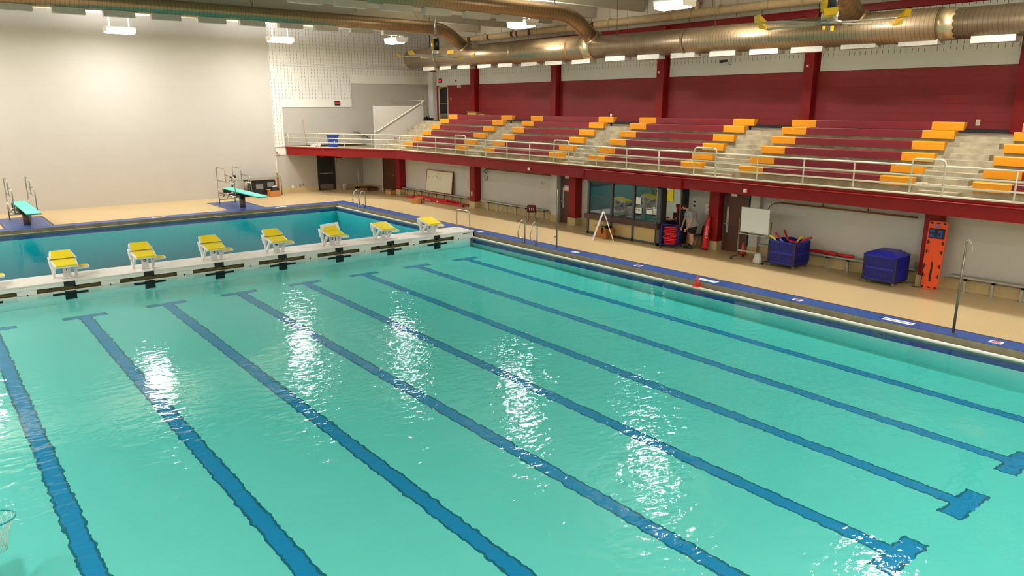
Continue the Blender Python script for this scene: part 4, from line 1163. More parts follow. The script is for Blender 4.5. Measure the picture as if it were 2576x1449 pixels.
mo = T('monitor', 'dark monitor behind the left office pane', 'monitor', (23.15, 21.65, 0.76))
P('screen', MB().box(-0.03, -0.22, 0.1, 0.01, 0.22, 0.42), m_black2, mo, bevel=0.008)
P('stand', MB().box(0.0, -0.03, 0.0, 0.04, 0.03, 0.2).box(-0.08, -0.12, 0, 0.1, 0.12, 0.015), m_black2, mo)
ch = T('office_chair', 'black office chair behind the right office pane', 'chair', (22.35, 19.5, 0))
P('backrest', MB().sphere((0, 0, 1.0), (0.09, 0.26, 0.33)), m_black, ch)
P('seat', MB().box(-0.25, -0.25, 0.45, 0.2, 0.25, 0.53), m_black, ch, bevel=0.03)
P('stem', MB().cyl((0, 0, 0.06), (0, 0, 0.46), 0.03), m_black2, ch)
for k in range(5):
    a = k*2*PI/5
    P('star_leg', MB().beam((0, 0, 0.09), (0.3*math.cos(a), 0.3*math.sin(a), 0.04), 0.04, 0.04).sphere((0.3*math.cos(a), 0.3*math.sin(a), 0.03), 0.03), m_black2, ch)
bn = T('banner', 'yellow and blue banner lettered Activity Zone hanging in the office', 'banner', (25.17, 21.6, 1.75))
P('cloth', MB().box(-0.01, -1.15, -0.6, 0.0, 0.5, 0.62), m_yel, bn)
P('sky_area', MB().box(-0.014, -0.9, 0.25, -0.01, 0.5, 0.62), m_sky, bn)
P('sign_diamond', MB().prism([(-0.55, 0.55), (-0.05, 0.05), (-0.55, -0.5), (-1.1, 0.05)], -0.02, -0.014, 'x'), m_paper, bn)
st = MB()
for i in range(5):
    st.hexa([(-0.013, 0.02-0.06*i, -0.1-0.1*i), (-0.013, 0.1-0.06*i, -0.1-0.1*i), (-0.012, 0.1-0.06*i, -0.1-0.1*i), (-0.012, 0.02-0.06*i, -0.1-0.1*i), (-0.013, 0.12-0.06*i, 0.0-0.1*i), (-0.013, 0.2-0.06*i, 0.0-0.1*i), (-0.012, 0.2-0.06*i, 0.0-0.1*i), (-0.012, 0.12-0.06*i, 0.0-0.1*i)])
P('hazard_stripe', st, m_black, bn)
text('lettering', 'Activity', 0.29, m_red_txt, bn, (0, -1, 0), (0, 0, 1), (25.145, 21.05, 1.88))
text('lettering', 'Zone', 0.29, m_red_txt, bn, (0, -1, 0), (0, 0, 1), (25.145, 21.05, 1.60))
t = T('plastic_bag', 'crumpled white plastic bag on the sill inside the left office pane', 'bag', (21.98, 21.3, 0.84))
g = MB(); g.sphere((0, 0, 0.13), (0.11, 0.2, 0.13), 12, 8)
g.v = [(x*(1+0.18*math.sin(9*y+5*z)), y*(1+0.14*math.sin(11*x+7*z)), max(0, z*(1+0.1*math.sin(8*y)))) for x, y, z in g.v]
P('bag', g, m_paper, t)
la = bpy.data.lights.new('office_lamp', 'AREA'); la.size = 1.2; la.energy = 22; la.color = (1.0, 0.95, 0.86)
op = T('office_ceiling_light', 'flat ceiling light inside the office', 'light', (23.6, 20.3, 2.36))
P('diffuser', MB().box(-0.3, -0.6, -0.05, 0.3, 0.6, -0.02), m_refl, op)
lo = bpy.data.objects.new('office_lamp', la); COL.objects.link(lo); lo.parent = op; lo.location = (0, 0, -0.07)
ct = T('counter_shelf', 'white counter with papers in the office doorway', 'counter', (22.3, 18.55, 0))
P('top', MB().box(-0.3, -0.28, 0.80, 0.45, 0.28, 0.84), m_paper, ct)
P('cabinet_body', MB().box(-0.25, -0.2, 0, 0.4, 0.26, 0.80), m_sill, ct)
tr = T('letter_tray', 'black slanted tray of papers above the kickboard cart', 'tray', (22.15, 18.2, 0.85))
P('tray', MB().hexa([(-0.15, -0.2, 0.0), (0.15, -0.2, 0.0), (0.15, 0.2, 0.0), (-0.15, 0.2, 0.0), (-0.2, -0.25, 0.1), (0.2, -0.25, 0.1), (0.2, 0.25, 0.1), (-0.2, 0.25, 0.1)]), m_black, tr)
P('papers', MB().box(-0.16, -0.2, 0.1, 0.16, 0.2, 0.115), m_card2, tr)
rb = T('red_bucket', 'red bucket on the shelf inside the office doorway', 'bucket', (23.0, 18.28, 1.12))
P('bucket', MB().lathe([(0.0, 0.0), (0.14, 0.0), (0.21, 0.26), (0.225, 0.27), (0.225, 0.30), (0.19, 0.28), (0.13, 0.02)], n=20), m_redv, rb)
sf = T('cupboard', 'dark maroon cupboard under the red bucket in the office doorway', 'cupboard', (23.0, 18.2, 0))
P('body', MB().box(-0.22, -0.08, 0, 0.3, 0.28, 1.12), m_chair_m, sf)
P('handle', MB().box(-0.24, 0.1, 0.8, -0.22, 0.14, 0.95), m_plate, sf)
df = T('drinking_fountain', 'small white drinking fountain left of the office front', 'fountain', (22.66, 22.25, 0.85))
P('basin', MB().box(-0.28, -0.18, 0.0, 0.2, 0.18, 0.2), m_white, df, bevel=0.02)
P('spout', MB().tube([(-0.1, 0.1, 0.2), (-0.1, 0.1, 0.27), (-0.14, 0.05, 0.29)], 0.012, 6), m_steel, df)
P('wall_bracket', MB().box(0.0, -0.1, -0.25, 0.22, 0.1, 0.0), m_alu, df)

# ------------------------------------------------------------------ wall benches under the balcony
def wall_bench(y0, y1, legs, label):
    t = T('wall_bench', label, 'bench', (22.8, 0, 0), 0, 'long grey benches under the balcony')
    P('seat_plank', MB().box(-0.16, y1, 0.41, 0.13, y0, 0.45), m_alu, t)
    for y in legs:
        P('leg', MB().box(-0.12, y-0.03, 0, -0.06, y+0.03, 0.41).box(-0.12, y-0.03, 0.34, 0.13, y+0.03, 0.40).box(-0.15, y-0.05, 0, -0.02, y+0.05, 0.012), m_alu, t)
wall_bench(38.5, 31.95, [38.06-0.77*i for i in range(8)], 'long grey wall bench carrying the framed marker board')
wall_bench(30.8, 25.9, [30.2, 29.43, 28.7, 27.96, 27.24, 26.6, 25.95], 'long grey wall bench behind the maroon chair')
wall_bench(14.6, 9.35, [13.9, 12.8, 12.1, 11.4, 10.6, 9.7], 'long grey wall bench behind the two blue bins')
wall_bench(8.42, 1.9, [8.0, 7.3, 6.6, 5.9, 5.2, 4.5, 3.8], 'long grey wall bench behind the ribboned post')

# framed marker board, ladder, boxes
wb = T('framed_marker_board', 'wood-framed marker board with faint writing leaning on the wall bench', 'whiteboard', (22.73, 34.78, 0.455), 0, None, (0, math.radians(6.0), 0))
P('panel', MB().box(-0.01, -1.27, 0.03, 0.012, 1.27, 1.19), m_board2, wb)
P('frame', MB().box(-0.02, -1.3, 0, 0.02, 1.3, 0.045).box(-0.02, -1.3, 1.165, 0.02, 1.3, 1.21).box(-0.02, -1.3, 0, 0.02, -1.255, 1.21).box(-0.02, 1.255, 0, 0.02, 1.3, 1.21), m_wood, wb)
random.seed(3)
def scribble(x, y, z, n, size, tt=wb):
    g = MB()
    for i in range(n):
        yy = y-i*size*0.8
        g.tube([(x, yy, z+random.uniform(-.4, .4)*size), (x, yy-size*0.3, z+random.uniform(-.5, .5)*size), (x, yy-size*0.1, z+random.uniform(-.5, .5)*size), (x, yy-size*0.6, z+random.uniform(-.4, .4)*size)], 0.006, 4)
    P('handwriting', g, m_ink, tt)
for y, z, n, s_ in ((0.3, 1.02, 5, 0.07), (1.1, 0.83, 3, 0.06), (1.1, 0.75, 2, 0.05), (0.7, 0.84, 3, 0.06), (0.7, 0.74, 2, 0.05), (0.3, 0.86, 3, 0.06), (0.15, 0.78, 2, 0.06), (0.0, 0.84, 4, 0.06), (0.0, 0.72, 5, 0.06)):
    scribble(-0.014, y, z, n, s_)
ld = T('extension_ladder', 'red extension ladder lying flat on the deck under the marker board', 'ladder', (22.4, 34.5, 0))
for off, z0, y0, y1, m in ((-0.15, 0.02, -2.75, 2.9, m_redl), (0.22, 0.02, -2.7, 2.85, m_redl)):
    P('side_rail', MB().box(off-0.02, y0, z0, off+0.02, y1, z0+0.10), m, ld)
for off, y0, y1 in ((-0.11, -1.2, 1.9), (0.16, -1.9, 2.2)):
    P('fly_rail', MB().box(off-0.018, y0, 0.12, off+0.018, y1, 0.20), m_redl, ld)
for i in range(16):
    y = -2.5+i*0.34
    P('rung', MB().cyl((-0.13, y, 0.07), (0.2, y, 0.07), 0.018, n=6), m_alu, ld)
for y in (0.75, 0.45, -0.35):
    P('sticker', MB().box(-0.173, y-0.08, 0.04, -0.170, y+0.08, 0.1), m_paper, ld)
for off in (-0.15, 0.22):
    P('rubber_foot', MB().box(off-0.035, -2.82, 0.01, off+0.035, -2.70, 0.13), m_black, ld)
def carton(label, loc, d, rz=0, m=None, open_=False, name='cardboard_box'):
    t = T(name, label, 'box', loc, rz)
    m = m or m_card
    if not open_:
        P('carton', MB().box(-d[0]/2, -d[1]/2, 0, d[0]/2, d[1]/2, d[2]), m, t, bevel=0.006)
        P('tape', MB().box(-d[0]/2-0.002, -0.03, d[2]*0.72, d[0]/2+0.002, 0.03, d[2]+0.002), m_card2, t)
    else:
        x, y, z = d[0]/2, d[1]/2, d[2]
        P('carton', MB().box(-x, -y, 0, x, y, 0.01).box(-x, -y, 0, -x+0.01, y, z).box(x-0.01, -y, 0, x, y, z).box(-x, -y, 0, x, -y+0.01, z).box(-x, y-0.01, 0, x, y, z), m, t)
        P('flap', MB().hexa([(-x, -y, z-0.01), (-x+0.01, -y, z-0.01), (-x+0.01, y, z-0.01), (-x, y, z-0.01), (-x-0.1, -y, z+0.07), (-x-0.09, -y, z+0.07), (-x-0.09, y, z+0.07), (-x-0.1, y, z+0.07)]), m, t)
        P('flap', MB().hexa([(-x, y, z-0.01), (x, y, z-0.01), (x, y+0.01, z-0.01), (-x, y+0.01, z-0.01), (-x, y+0.12, z+0.06), (x, y+0.12, z+0.06), (x, y+0.13, z+0.06), (-x, y+0.13, z+0.06)]), m, t)
    return t
cx = carton('closed brown carton on the deck before the red ladder', (21.48, 34.92, 0), (0.9, 0.46, 0.24), math.radians(48))
P('printed_mark', MB().box(-0.1, -0.235, 0.06, 0.12, -0.231, 0.18), m_paper, cx)
carton('small open carton at the foot of the far maroon column', (22.3, 39.25, 0), (0.4, 0.5, 0.22), 0.1, m_card2, True)
dl = T('furniture_dolly', 'low wooden dolly on casters in the corner under the balcony', 'dolly', (22.4, 42.2, 0))
P('platform', MB().box(-0.35, -0.5, 0.16, 0.35, 0.5, 0.22), m_black2, dl)
P('deck_board', MB().box(-0.35, -0.5, 0.12, -0.25, 0.5, 0.16).box(0.25, -0.5, 0.12, 0.35, 0.5, 0.16), m_wood, dl)
for x in (-0.28, 0.28):
    for y in (-0.42, 0.42):
        P('caster', MB().cyl((x-0.02, y, 0.06), (x+0.02, y, 0.06), 0.06, n=12), m_redv, dl)
bk_ = T('bucket', 'white plastic bucket on the deck right of the black door', 'bucket', (21.35, 43.35, 0))
P('bucket', MB().lathe([(0.0, 0.0), (0.12, 0.0), (0.15, 0.33), (0.158, 0.335), (0.158, 0.36), (0.14, 0.34), (0.115, 0.02), (0, 0.02)], n=20), m_bucket, bk_)
P('handle', MB().tube(arc((0, 0.0, 0.33), 0.16, -0.2, -PI+0.2, 8, 'yz'), 0.005, 5), m_steel_dk, bk_)
def broom(label, loc, tip, head=True, name='push_broom'):
    t = T(name, label, 'broom', loc)
    P('handle', MB().cyl((0, 0, 0.06), tip, 0.017, n=8), m_stick if head != 'w' else m_white, t)
    if head:
        P('brush_head', MB().box(-0.25, -0.05, 0.04, 0.25, 0.05, 0.10).box(-0.24, -0.04, 0.0, 0.24, 0.04, 0.05), m_black, t)
broom('push broom with white handle in the corner under the balcony', (22.45, 43.6, 0), (0.12, 0.24, 1.25), 'w')
broom('tan broom handle leaning on the wall left of the blue recycling bin', (19.15, 43.65, ZB), (-0.07, 0.2, 1.62))
broom('tan broom leaning in the top corner by the stair', (27.75, 43.3, ZD), (-0.2, 0.5, 1.6))
tag(P('floor_scrubber_blocks', MB().box(27.45, 43.2, ZD, 27.65, 43.5, ZD+0.17).cyl((27.5, 43.3, ZD+0.17), (27.5, 43.3, ZD+0.26), 0.04, n=8), m_black), 'small black fittings on the floor beside the top corner broom', 'fitting')

# balcony left end
rb = T('recycling_bin', 'tall blue recycling bin behind the railing at the left end', 'bin', (20.15, 42.15, ZB))
P('body', MB().hexa([(-0.2, -0.17, 0), (0.2, -0.17, 0), (0.2, 0.17, 0), (-0.2, 0.17, 0), (-0.27, -0.23, 0.72), (0.27, -0.23, 0.72), (0.27, 0.23, 0.72), (-0.27, 0.23, 0.72)]), m_bluebin, rb)
P('rim', MB().box(-0.3, -0.25, 0.71, 0.3, -0.21, 0.76).box(-0.3, 0.21, 0.71, 0.3, 0.25, 0.76).box(-0.3, -0.25, 0.71, -0.26, 0.25, 0.76).box(0.26, -0.25, 0.71, 0.3, 0.25, 0.76), m_bluebin, rb)
P('recycling_mark', MB().prism([(-0.07, 0.33), (0.05, 0.33), (-0.01, 0.44)], -0.215, -0.208, 'y'), m_paper, rb)
pk = T('pool_test_carton', 'white printed carton with a blue lid on the balcony floor by the bin', 'box', (19.25, 42.6, ZB))
P('carton', MB().box(-0.28, -0.12, 0, 0.28, 0.12, 0.28), m_paper, pk)
P('lid', MB().box(-0.22, -0.1, 0.28, 0.0, 0.1, 0.36), m_sky, pk)
P('print', MB().box(-0.08, -0.125, 0.06, 0.02, -0.121, 0.16).box(0.1, -0.125, 0.08, 0.16, -0.121, 0.15).box(0.2, -0.125, 0.08, 0.25, -0.121, 0.15), m_wood, pk)
carton('open tan carton on the top deck against the maroon wall', (27.6, 38.0, ZD), (0.5, 0.8, 0.5), 0.1, m_card2, True)
carton('brown carton on the top deck just right of the open one', (27.75, 37.2, ZD), (0.5, 0.6, 0.42), 0, m_card, False)
tag(P('cup', MB().lathe([(0, 0), (0.035, 0), (0.045, 0.13), (0, 0.13)], (25.2, 24.25, 4.624), 12), m_paper), 'white paper cup left on the top bench, second block from the stair wall', 'cup')

# ------------------------------------------------------------------ chairs
def shell_chair(label, loc, rz, m, legm):
    t = T('shell_chair', label, 'chair', loc, rz)
    prof = [(0.23, 0.43, 0.19), (0.20, 0.45, 0.21), (0.05, 0.44, 0.215), (-0.12, 0.435, 0.21), (-0.19, 0.47, 0.205), (-0.215, 0.56, 0.21), (-0.235, 0.68, 0.21), (-0.26, 0.77, 0.19), (-0.265, 0.795, 0.15)]
    def rows(a, b):
        out = []
        for x, z, w in prof[a:b]:
            r = []
            for k in range(9):
                u = -1+2*k/8
                back = (x < -0.2)
                r.append((x+(0.03*u*u if back else 0), w*u, z+(0.02*u*u if not back else 0)))
            out.append(r)
        return out
    P('seat', MB().grid(rows(0, 5)), m, t, solid=0.012)
    P('backrest', MB().grid(rows(4, 9)), m, t, solid=0.012)
    for x, y in ((0.2, 0.18), (0.2, -0.18), (-0.2, 0.18), (-0.2, -0.18)):
        P('leg', MB().tube([(x*0.5, y*0.85, 0.43), (x*0.9, y, 0.40), (x*1.12, y*1.12, 0.0)], 0.012, 8), legm, t)
    return t
c = shell_chair('maroon plastic chair with chrome legs turned towards the wall bench', (21.85, 25.75, 0), math.radians(40), m_chair_m, m_steel)
P('grip_slot', MB().tube(rounded([(-0.25, -0.12, 0.66), (-0.268, -0.12, 0.745), (-0.268, 0.12, 0.745), (-0.25, 0.12, 0.66)], 0.03), 0.008, 6), m_steel, c)
for y in (-0.09, 0, 0.09):
    P('back_slot', MB().box(-0.236, y-0.012, 0.54, -0.222, y+0.012, 0.64), m_plate, c)
shell_chair('brown plastic chair between the man and the red rescue tube', (22.56, 17.05, 0), math.radians(150), m_chair_b, m_steel)
tag(P('flat_pad', MB().prism([(21.3, 26.2), (21.42, 26.05), (21.62, 26.32), (21.5, 26.42)], 0.0, 0.015, 'z'), m_wood), 'small flat orange pad on the deck left of the maroon chair', 'pad')

# ------------------------------------------------------------------ A-frame sign and carton
af = T('sandwich_board', 'white folding sandwich board standing end-on before the office', 'sign', (20.75, 20.2, 0), math.radians(-43))
for q in (-1, 1):
    P('panel', MB().hexa([(q*0.40-0.018, 0.0, 0), (q*0.40+0.018, 0.0, 0), (q*0.40+0.018, 0.42, 0), (q*0.40-0.018, 0.42, 0), (q*0.03-0.018, 0.0, 1.08), (q*0.03+0.018, 0.0, 1.08), (q*0.03+0.018, 0.42, 1.08), (q*0.03-0.018, 0.42, 1.08)]), m_white, af)
P('hinge', MB().cyl((0, 0, 1.08), (0, 0.42, 1.08), 0.035, n=10), m_white, af)
cx = carton('open brown carton of black clothing behind the white sandwich board', (21.4, 20.74, 0), (0.38, 0.60, 0.40), math.radians(-5), m_card, True)
cl = T('draped_clothes', 'black and white clothes hanging out of the carton by the office', 'clothes', (21.41, 20.74, 0.40))
P('dark_garment', MB().grid([[(-0.2+0.4*i/6, -0.22+0.4*k/6, 0.05*math.sin(3*i+2*k)+0.02-(0.0)) for k in range(7)] for i in range(7)]).grid([[(-0.235-0.01*math.sin(k), -0.05+0.14*(k/4-0.5)*(1-i/7), 0.03-0.26*i/6) for k in range(5)] for i in range(7)]), m_short, cl, solid=0.01)
P('white_towel', MB().grid([[(-0.22+0.3*i/5, 0.0+0.26*k/5, 0.06+0.05*math.sin(2.3*i+k)) for k in range(6)] for i in range(6)]), m_bag, cl, solid=0.01)

# ------------------------------------------------------------------ kickboard cart
kc = T('kickboard_cart', 'blue wire cart on casters holding a stack of red kickboards', 'cart', (21.535, 17.62, 0), math.radians(22))
CW, CD, CH = 0.30, 0.56, 0.88
for y in (-CW, CW):
    P('side_frame', MB().tube(rounded([(0.0, y, 0.13), (0.0, y, CH), (CD, y, CH), (CD, y, 0.13)], 0.09), 0.014, 8), m_bluew, kc)
P('front_frame', MB().tube(rounded([(0.0, -CW, 0.13), (0.0, -CW, CH), (0.0, CW, CH), (0.0, CW, 0.13)], 0.09), 0.014, 8), m_bluew, kc)
P('base_frame', MB().tube([(0, -CW, 0.13), (CD, -CW, 0.13), (CD, CW, 0.13), (0, CW, 0.13)], 0.014, 8, closed=True).box(0, -CW, 0.125, CD, CW, 0.135), m_bluew, kc)
for yy, nm in ((-CW, 'side_wire'), (CW, 'side_wire')):
    g = MB()
    for k in range(1, 8):
        g.cyl((CD*k/8, yy, 0.13), (CD*k/8, yy, CH), 0.004, n=4)
    for k in range(1, 7):
        g.cyl((0, yy, 0.13+0.75*k/7), (CD, yy, 0.13+0.75*k/7), 0.004, n=4)
    P(nm, g, m_bluew, kc)
g = MB()
for k in range(1, 8):
    g.cyl((CD, -CW+0.6*k/8, 0.13), (CD, -CW+0.6*k/8, CH), 0.004, n=4)
for k in range(1, 7):
    g.cyl((CD, -CW, 0.13+0.75*k/7), (CD, CW, 0.13+0.75*k/7), 0.004, n=4)
P('back_wire', g, m_bluew, kc)
for x in (0.02, CD-0.02):
    for y in (-CW, CW):
        P('caster', MB().cyl((x-0.015, y, 0.045), (x+0.015, y, 0.045), 0.045, n=14).box(x-0.02, y-0.015, 0.05, x+0.02, y+0.015, 0.13), m_black2, kc)
random.seed(11)
ORD = ['topmost', 'second from top', 'third from top', 'fourth from top', 'fifth from top', 'sixth from top', 'middle', 'fifth from bottom', 'fourth from bottom', 'third from bottom', 'second from bottom', 'lowest']
kout = [(-0.13, -0.235)]+[(0.10+0.06*math.cos(a), 0.0+0.235*math.sin(a)) for a in [-PI/2+PI*i/8 for i in range(9)]]+[(-0.13, 0.235)]
cr, sr = math.cos(math.radians(22)), math.sin(math.radians(22))
for i in range(12):
    z = 0.15+0.053*(11-i)
    lx, ly = 0.23+random.uniform(-.02, .02), random.uniform(-.03, .03)
    o = T('kickboard', 'red foam kickboard, %s in the blue wire cart' % ORD[i], 'kickboard', (21.535+lx*cr-ly*sr, 17.62+lx*sr+ly*cr, z), 0, 'red kickboards in the wire cart', (math.radians(random.uniform(-2.5, 2.5)), math.radians(random.uniform(-2, 2)), math.radians(22+180+random.uniform(-9, 9))))
    P('board', MB().prism(kout, 0, 0.036, 'z'), m_red, o, bevel=0.008)

# ------------------------------------------------------------------ person
def skin_mesh(name, nodes, edges, m, parent, sub=2, root=0):
    me = bpy.data.meshes.new(name)
    me.from_pydata([n[0] for n in nodes], edges, [])
    o = bpy.data.objects.new(name, me)
    COL.objects.link(o)
    me.materials.append(m)
    md = o.modifiers.new('skin', 'SKIN'); md.use_smooth_shade = True
    sv = me.skin_vertices[0].data
    for i, n in enumerate(nodes):
        r = n[1] if isinstance(n[1], tuple) else (n[1], n[1])
        sv[i].radius = r
        sv[i].use_root = (i == root)
    sd = o.modifiers.new('sub', 'SUBSURF'); sd.levels = sub; sd.render_levels = sub
    if parent is not None: o.parent = parent
    return o
pe = T('person', 'man in grey T-shirt and black shorts bending over the kickboard cart', 'person', (22.13, 17.12, 0), math.radians(141))
nodes = [((-0.07, 0, 0.90), 0.145), ((-0.01, 0, 1.12), 0.145), ((0.055, 0, 1.30), 0.15), ((0.11, 0, 1.42), 0.07), ((0.165, 0, 1.475), 0.055), ((0.215, 0, 1.52), 0.088), ((0.275, 0, 1.505), 0.080), ((0.315, 0, 1.465), 0.052)]
edges = [(0, 1), (1, 2), (2, 3), (3, 4), (4, 5), (5, 6), (6, 7)]
def add(p, r, link):
    nodes.append((p, r)); edges.append((link, len(nodes)-1)); return len(nodes)-1
for q in (-1, 1):
    a = add((-0.06, q*0.10, 0.82), 0.095, 0)
    b = add((-0.045, q*0.11, 0.64), 0.08, a)
    b = add((-0.03, q*0.115, 0.48), 0.066, b)
    b = add((-0.055, q*0.115, 0.34), 0.072, b)
    b = add((-0.02, q*0.115, 0.10), 0.036, b)
    add((0.03, q*0.12, 0.05), 0.035, b)
    s_ = add((0.075, q*0.17, 1.375), 0.075, 2)
    if q == 1:
        e1 = add((0.05, 0.245, 1.19), 0.058, s_); e2 = add((0.045, 0.255, 1.04), 0.05, e1); w_ = add((0.16, 0.215, 0.80), 0.028, e2); h_ = add((0.205, 0.20, 0.73), (0.034, 0.018), w_)
    else:
        e1 = add((0.12, -0.22, 1.2), 0.05, s_); e2 = add((0.17, -0.23, 1.06), 0.043, e1); w_ = add((0.27, -0.12, 0.84), 0.028, e2); h_ = add((0.30, -0.06, 0.77), (0.034, 0.018), w_)
    hx, hy, hz = nodes[h_][0]
    for k, (dx, L) in enumerate(((0.026, 0.062), (0.010, 0.072), (-0.008, 0.066), (-0.024, 0.052))):
        f1 = add((hx+dx*0.6+0.018, hy-q*0.004*k, hz-0.035), 0.0095, h_)
        f2 = add((hx+dx+0.028, hy-q*0.01, hz-0.035-L*0.55), 0.009, f1)
        add((hx+dx+0.02, hy-q*0.022, hz-0.035-L), 0.008, f2)
    th = add((hx+0.035, hy-q*0.022, hz+0.01), 0.011, h_)
    add((hx+0.06, hy-q*0.035, hz-0.03), 0.009, th)
skin_mesh('body', nodes, edges, m_skin, pe)
P('nose', MB().sphere((0.352, 0, 1.468), (0.02, 0.014, 0.022), 10, 6), m_skin, pe)
P('ear', MB().sphere((0.225, 0.088, 1.505), (0.024, 0.012, 0.034), 10, 6), m_skin, pe)
P('ear', MB().sphere((0.225, -0.088, 1.505), (0.024, 0.012, 0.034), 10, 6), m_skin, pe)
P('eye', MB().sphere((0.342, 0.035, 1.49), 0.009, 8, 5), m_black, pe)
P('eye', MB().sphere((0.342, -0.035, 1.49), 0.009, 8, 5), m_black, pe)
P('mouth', MB().tube([(0.335, 0.022, 1.43), (0.345, 0, 1.428), (0.335, -0.022, 1.43)], 0.006, 5), m_red_txt, pe)
hg = MB()
rows = []
for i in range(8):
    th_ = PI*0.60*i/7
    rows.append([(0.235+0.118*math.sin(th_)*math.cos(2*PI*k/16), 0.104*math.sin(th_)*math.sin(2*PI*k/16), 1.53+0.098*math.cos(th_)) for k in range(17)])
hg.grid([[( (x-0.235)*0.85-(z-1.53)*0.25+0.222, y, (z-1.53)*0.95+(x-0.235)*0.30+1.533) for x, y, z in r] for r in rows])
P('hair', hg, m_hair, pe)
sn = [((-0.085, 0, 0.85), (0.215, 0.20)), ((-0.03, 0, 1.05), (0.225, 0.215)), ((0.025, 0, 1.25), (0.215, 0.20)), ((0.07, 0, 1.37), (0.155, 0.135)), ((0.12, 0, 1.43), (0.075, 0.075))]
se = [(0, 1), (1, 2), (2, 3), (3, 4)]
for q, pts in ((1, [((0.075, 0.185, 1.365), 0.088), ((0.055, 0.228, 1.245), 0.088), ((0.05, 0.245, 1.13), 0.085)]), (-1, [((0.075, -0.185, 1.365), 0.088), ((0.11, -0.225, 1.25), 0.088), ((0.13, -0.235, 1.15), 0.085)])):
    pv = 3
    for p_, r_ in pts:
        sn.append((p_, r_)); se.append((pv, len(sn)-1)); pv = len(sn)-1
skin_mesh('t_shirt', sn, se, m_shirt, pe, 2, 1)
hn = [((-0.085, 0, 0.93), (0.195, 0.185)), ((-0.08, 0, 0.82), (0.195, 0.18))]
he = [(0, 1)]
for q in (-1, 1):
    hn.append(((-0.06, q*0.115, 0.70), 0.135)); he.append((1, len(hn)-1))
    hn.append(((-0.05, q*0.12, 0.53), 0.13)); he.append((len(hn)-2, len(hn)-1))
skin_mesh('shorts', hn, he, m_short, pe, 2, 0)
for q in (-1, 1):
    P('shoe', MB().hexa([(-0.08, q*0.12-0.045, 0), (0.2, q*0.12-0.05, 0), (0.2, q*0.12+0.05, 0), (-0.08, q*0.12+0.045, 0), (-0.075, q*0.12-0.04, 0.1), (0.16, q*0.12-0.04, 0.055), (0.16, q*0.12+0.04, 0.055), (-0.075, q*0.12+0.04, 0.1)]), m_black, pe, bevel=0.02)
    P('sock', MB().cyl((-0.02, q*0.115, 0.06), (-0.02, q*0.115, 0.16), 0.046, 0.043, n=12), m_short, pe)

# ------------------------------------------------------------------ wall items near the man
sg = T('wall_notice', 'narrow printed notice on the grey wall behind the man', 'notice', (22.935, 17.62, 1.53))
P('sheet', MB().box(-0.004, -0.07, -0.15, 0.004, 0.07, 0.17), m_paper, sg)
P('print', MB().box(-0.006, -0.05, 0.04, -0.004, 0.05, 0.11).box(-0.006, -0.05, -0.12, -0.004, 0.05, -0.03), m_black2, sg)
ph = T('wall_phone', 'beige wall telephone beside the maroon column', 'telephone', (22.93, 16.72, 1.42))
P('body', MB().box(-0.06, -0.08, -0.13, 0.0, 0.08, 0.13), m_card2, ph, bevel=0.01)
P('handset', MB().tube([(-0.09, -0.05, 0.12), (-0.1, -0.05, 0.0), (-0.09, -0.05, -0.12)], [0.03, 0.018, 0.03], 8), m_card2, ph)
P('coiled_cord', MB().tube([(-0.06, -0.03, -0.13), (-0.05, -0.06, -0.34), (-0.05, 0.04, -0.45), (-0.05, 0.07, -0.25)], 0.01, 6), m_plate, ph)
wn = T('wall_notice', 'white instruction sheet beside the wall telephone', 'notice', (22.935, 16.98, 1.40))
P('sheet', MB().box(-0.004, -0.14, -0.19, 0.004, 0.14, 0.19), m_paper, wn)
P('print', MB().box(-0.006, -0.1, 0.06, -0.004, 0.02, 0.09).box(-0.006, -0.1, -0.12, -0.004, 0.06, -0.1), m_ink, wn)
gt = T('rescue_tube', 'upright red rescue tube lettered GUARD leaning on the maroon column', 'rescue tube', (22.33, 16.60, 0), 0, None, (math.radians(0), math.radians(6.5), 0))
P('foam_tube', MB().tube([(0, 0, 0.02), (0, 0, 0.1), (0, 0, 0.9), (0, -0.03, 1.15), (0, -0.05, 1.24)], [0.10, 0.115, 0.11, 0.06, 0.025], 12), m_redv, gt)
P('end_cap', MB().cyl((0, 0, 0), (0, 0, 0.03), 0.12, n=12), m_chair_m, gt)
me = text_mesh('GUARD', 0.125, 0.004)
me.materials.clear(); me.materials.append(m_paper)
o = bpy.data.objects.new('lettering', me); COL.objects.link(o); o.parent = gt
# letters climb the tube: baseline upwards, facing the pool
vx, vy = Vector((0, 0, -1)), Vector((0.61, -0.79, 0)).normalized()
vz = vx.cross(vy)
o.matrix_basis = Matrix(((vx.x, vy.x, vz.x, vz.x*0.116), (vx.y, vy.y, vz.y, vz.y*0.116), (vx.z, vy.z, vz.z, 0.66), (0, 0, 0, 1)))
for i, (y0, y1, lb) in enumerate(((12.85, 11.9, 'red rescue tube lying on the bench right behind the open blue bin'), (12.25, 11.25, 'red rescue tube with black strap lying on the bench between the blue bins'))):
    t = T('rescue_tube', lb, 'rescue tube', (22.82-0.10*i, (y0+y1)/2, 0.455))
    h_ = abs(y0-y1)/2
    P('foam_tube', MB().tube([(0, h_, 0.05), (0, h_*0.6, 0.055), (0, -h_*0.8, 0.06), (0, -h_, 0.06)], [0.025, 0.045, 0.055, 0.04], 12), m_redv, t)
    if i: P('strap', MB().tube([(0, 0.05, 0.115), (-0.05, 0.03, 0.09), (-0.06, -0.05, 0.02), (-0.07, -0.2, 0.02)], 0.014, 6), m_black, t)

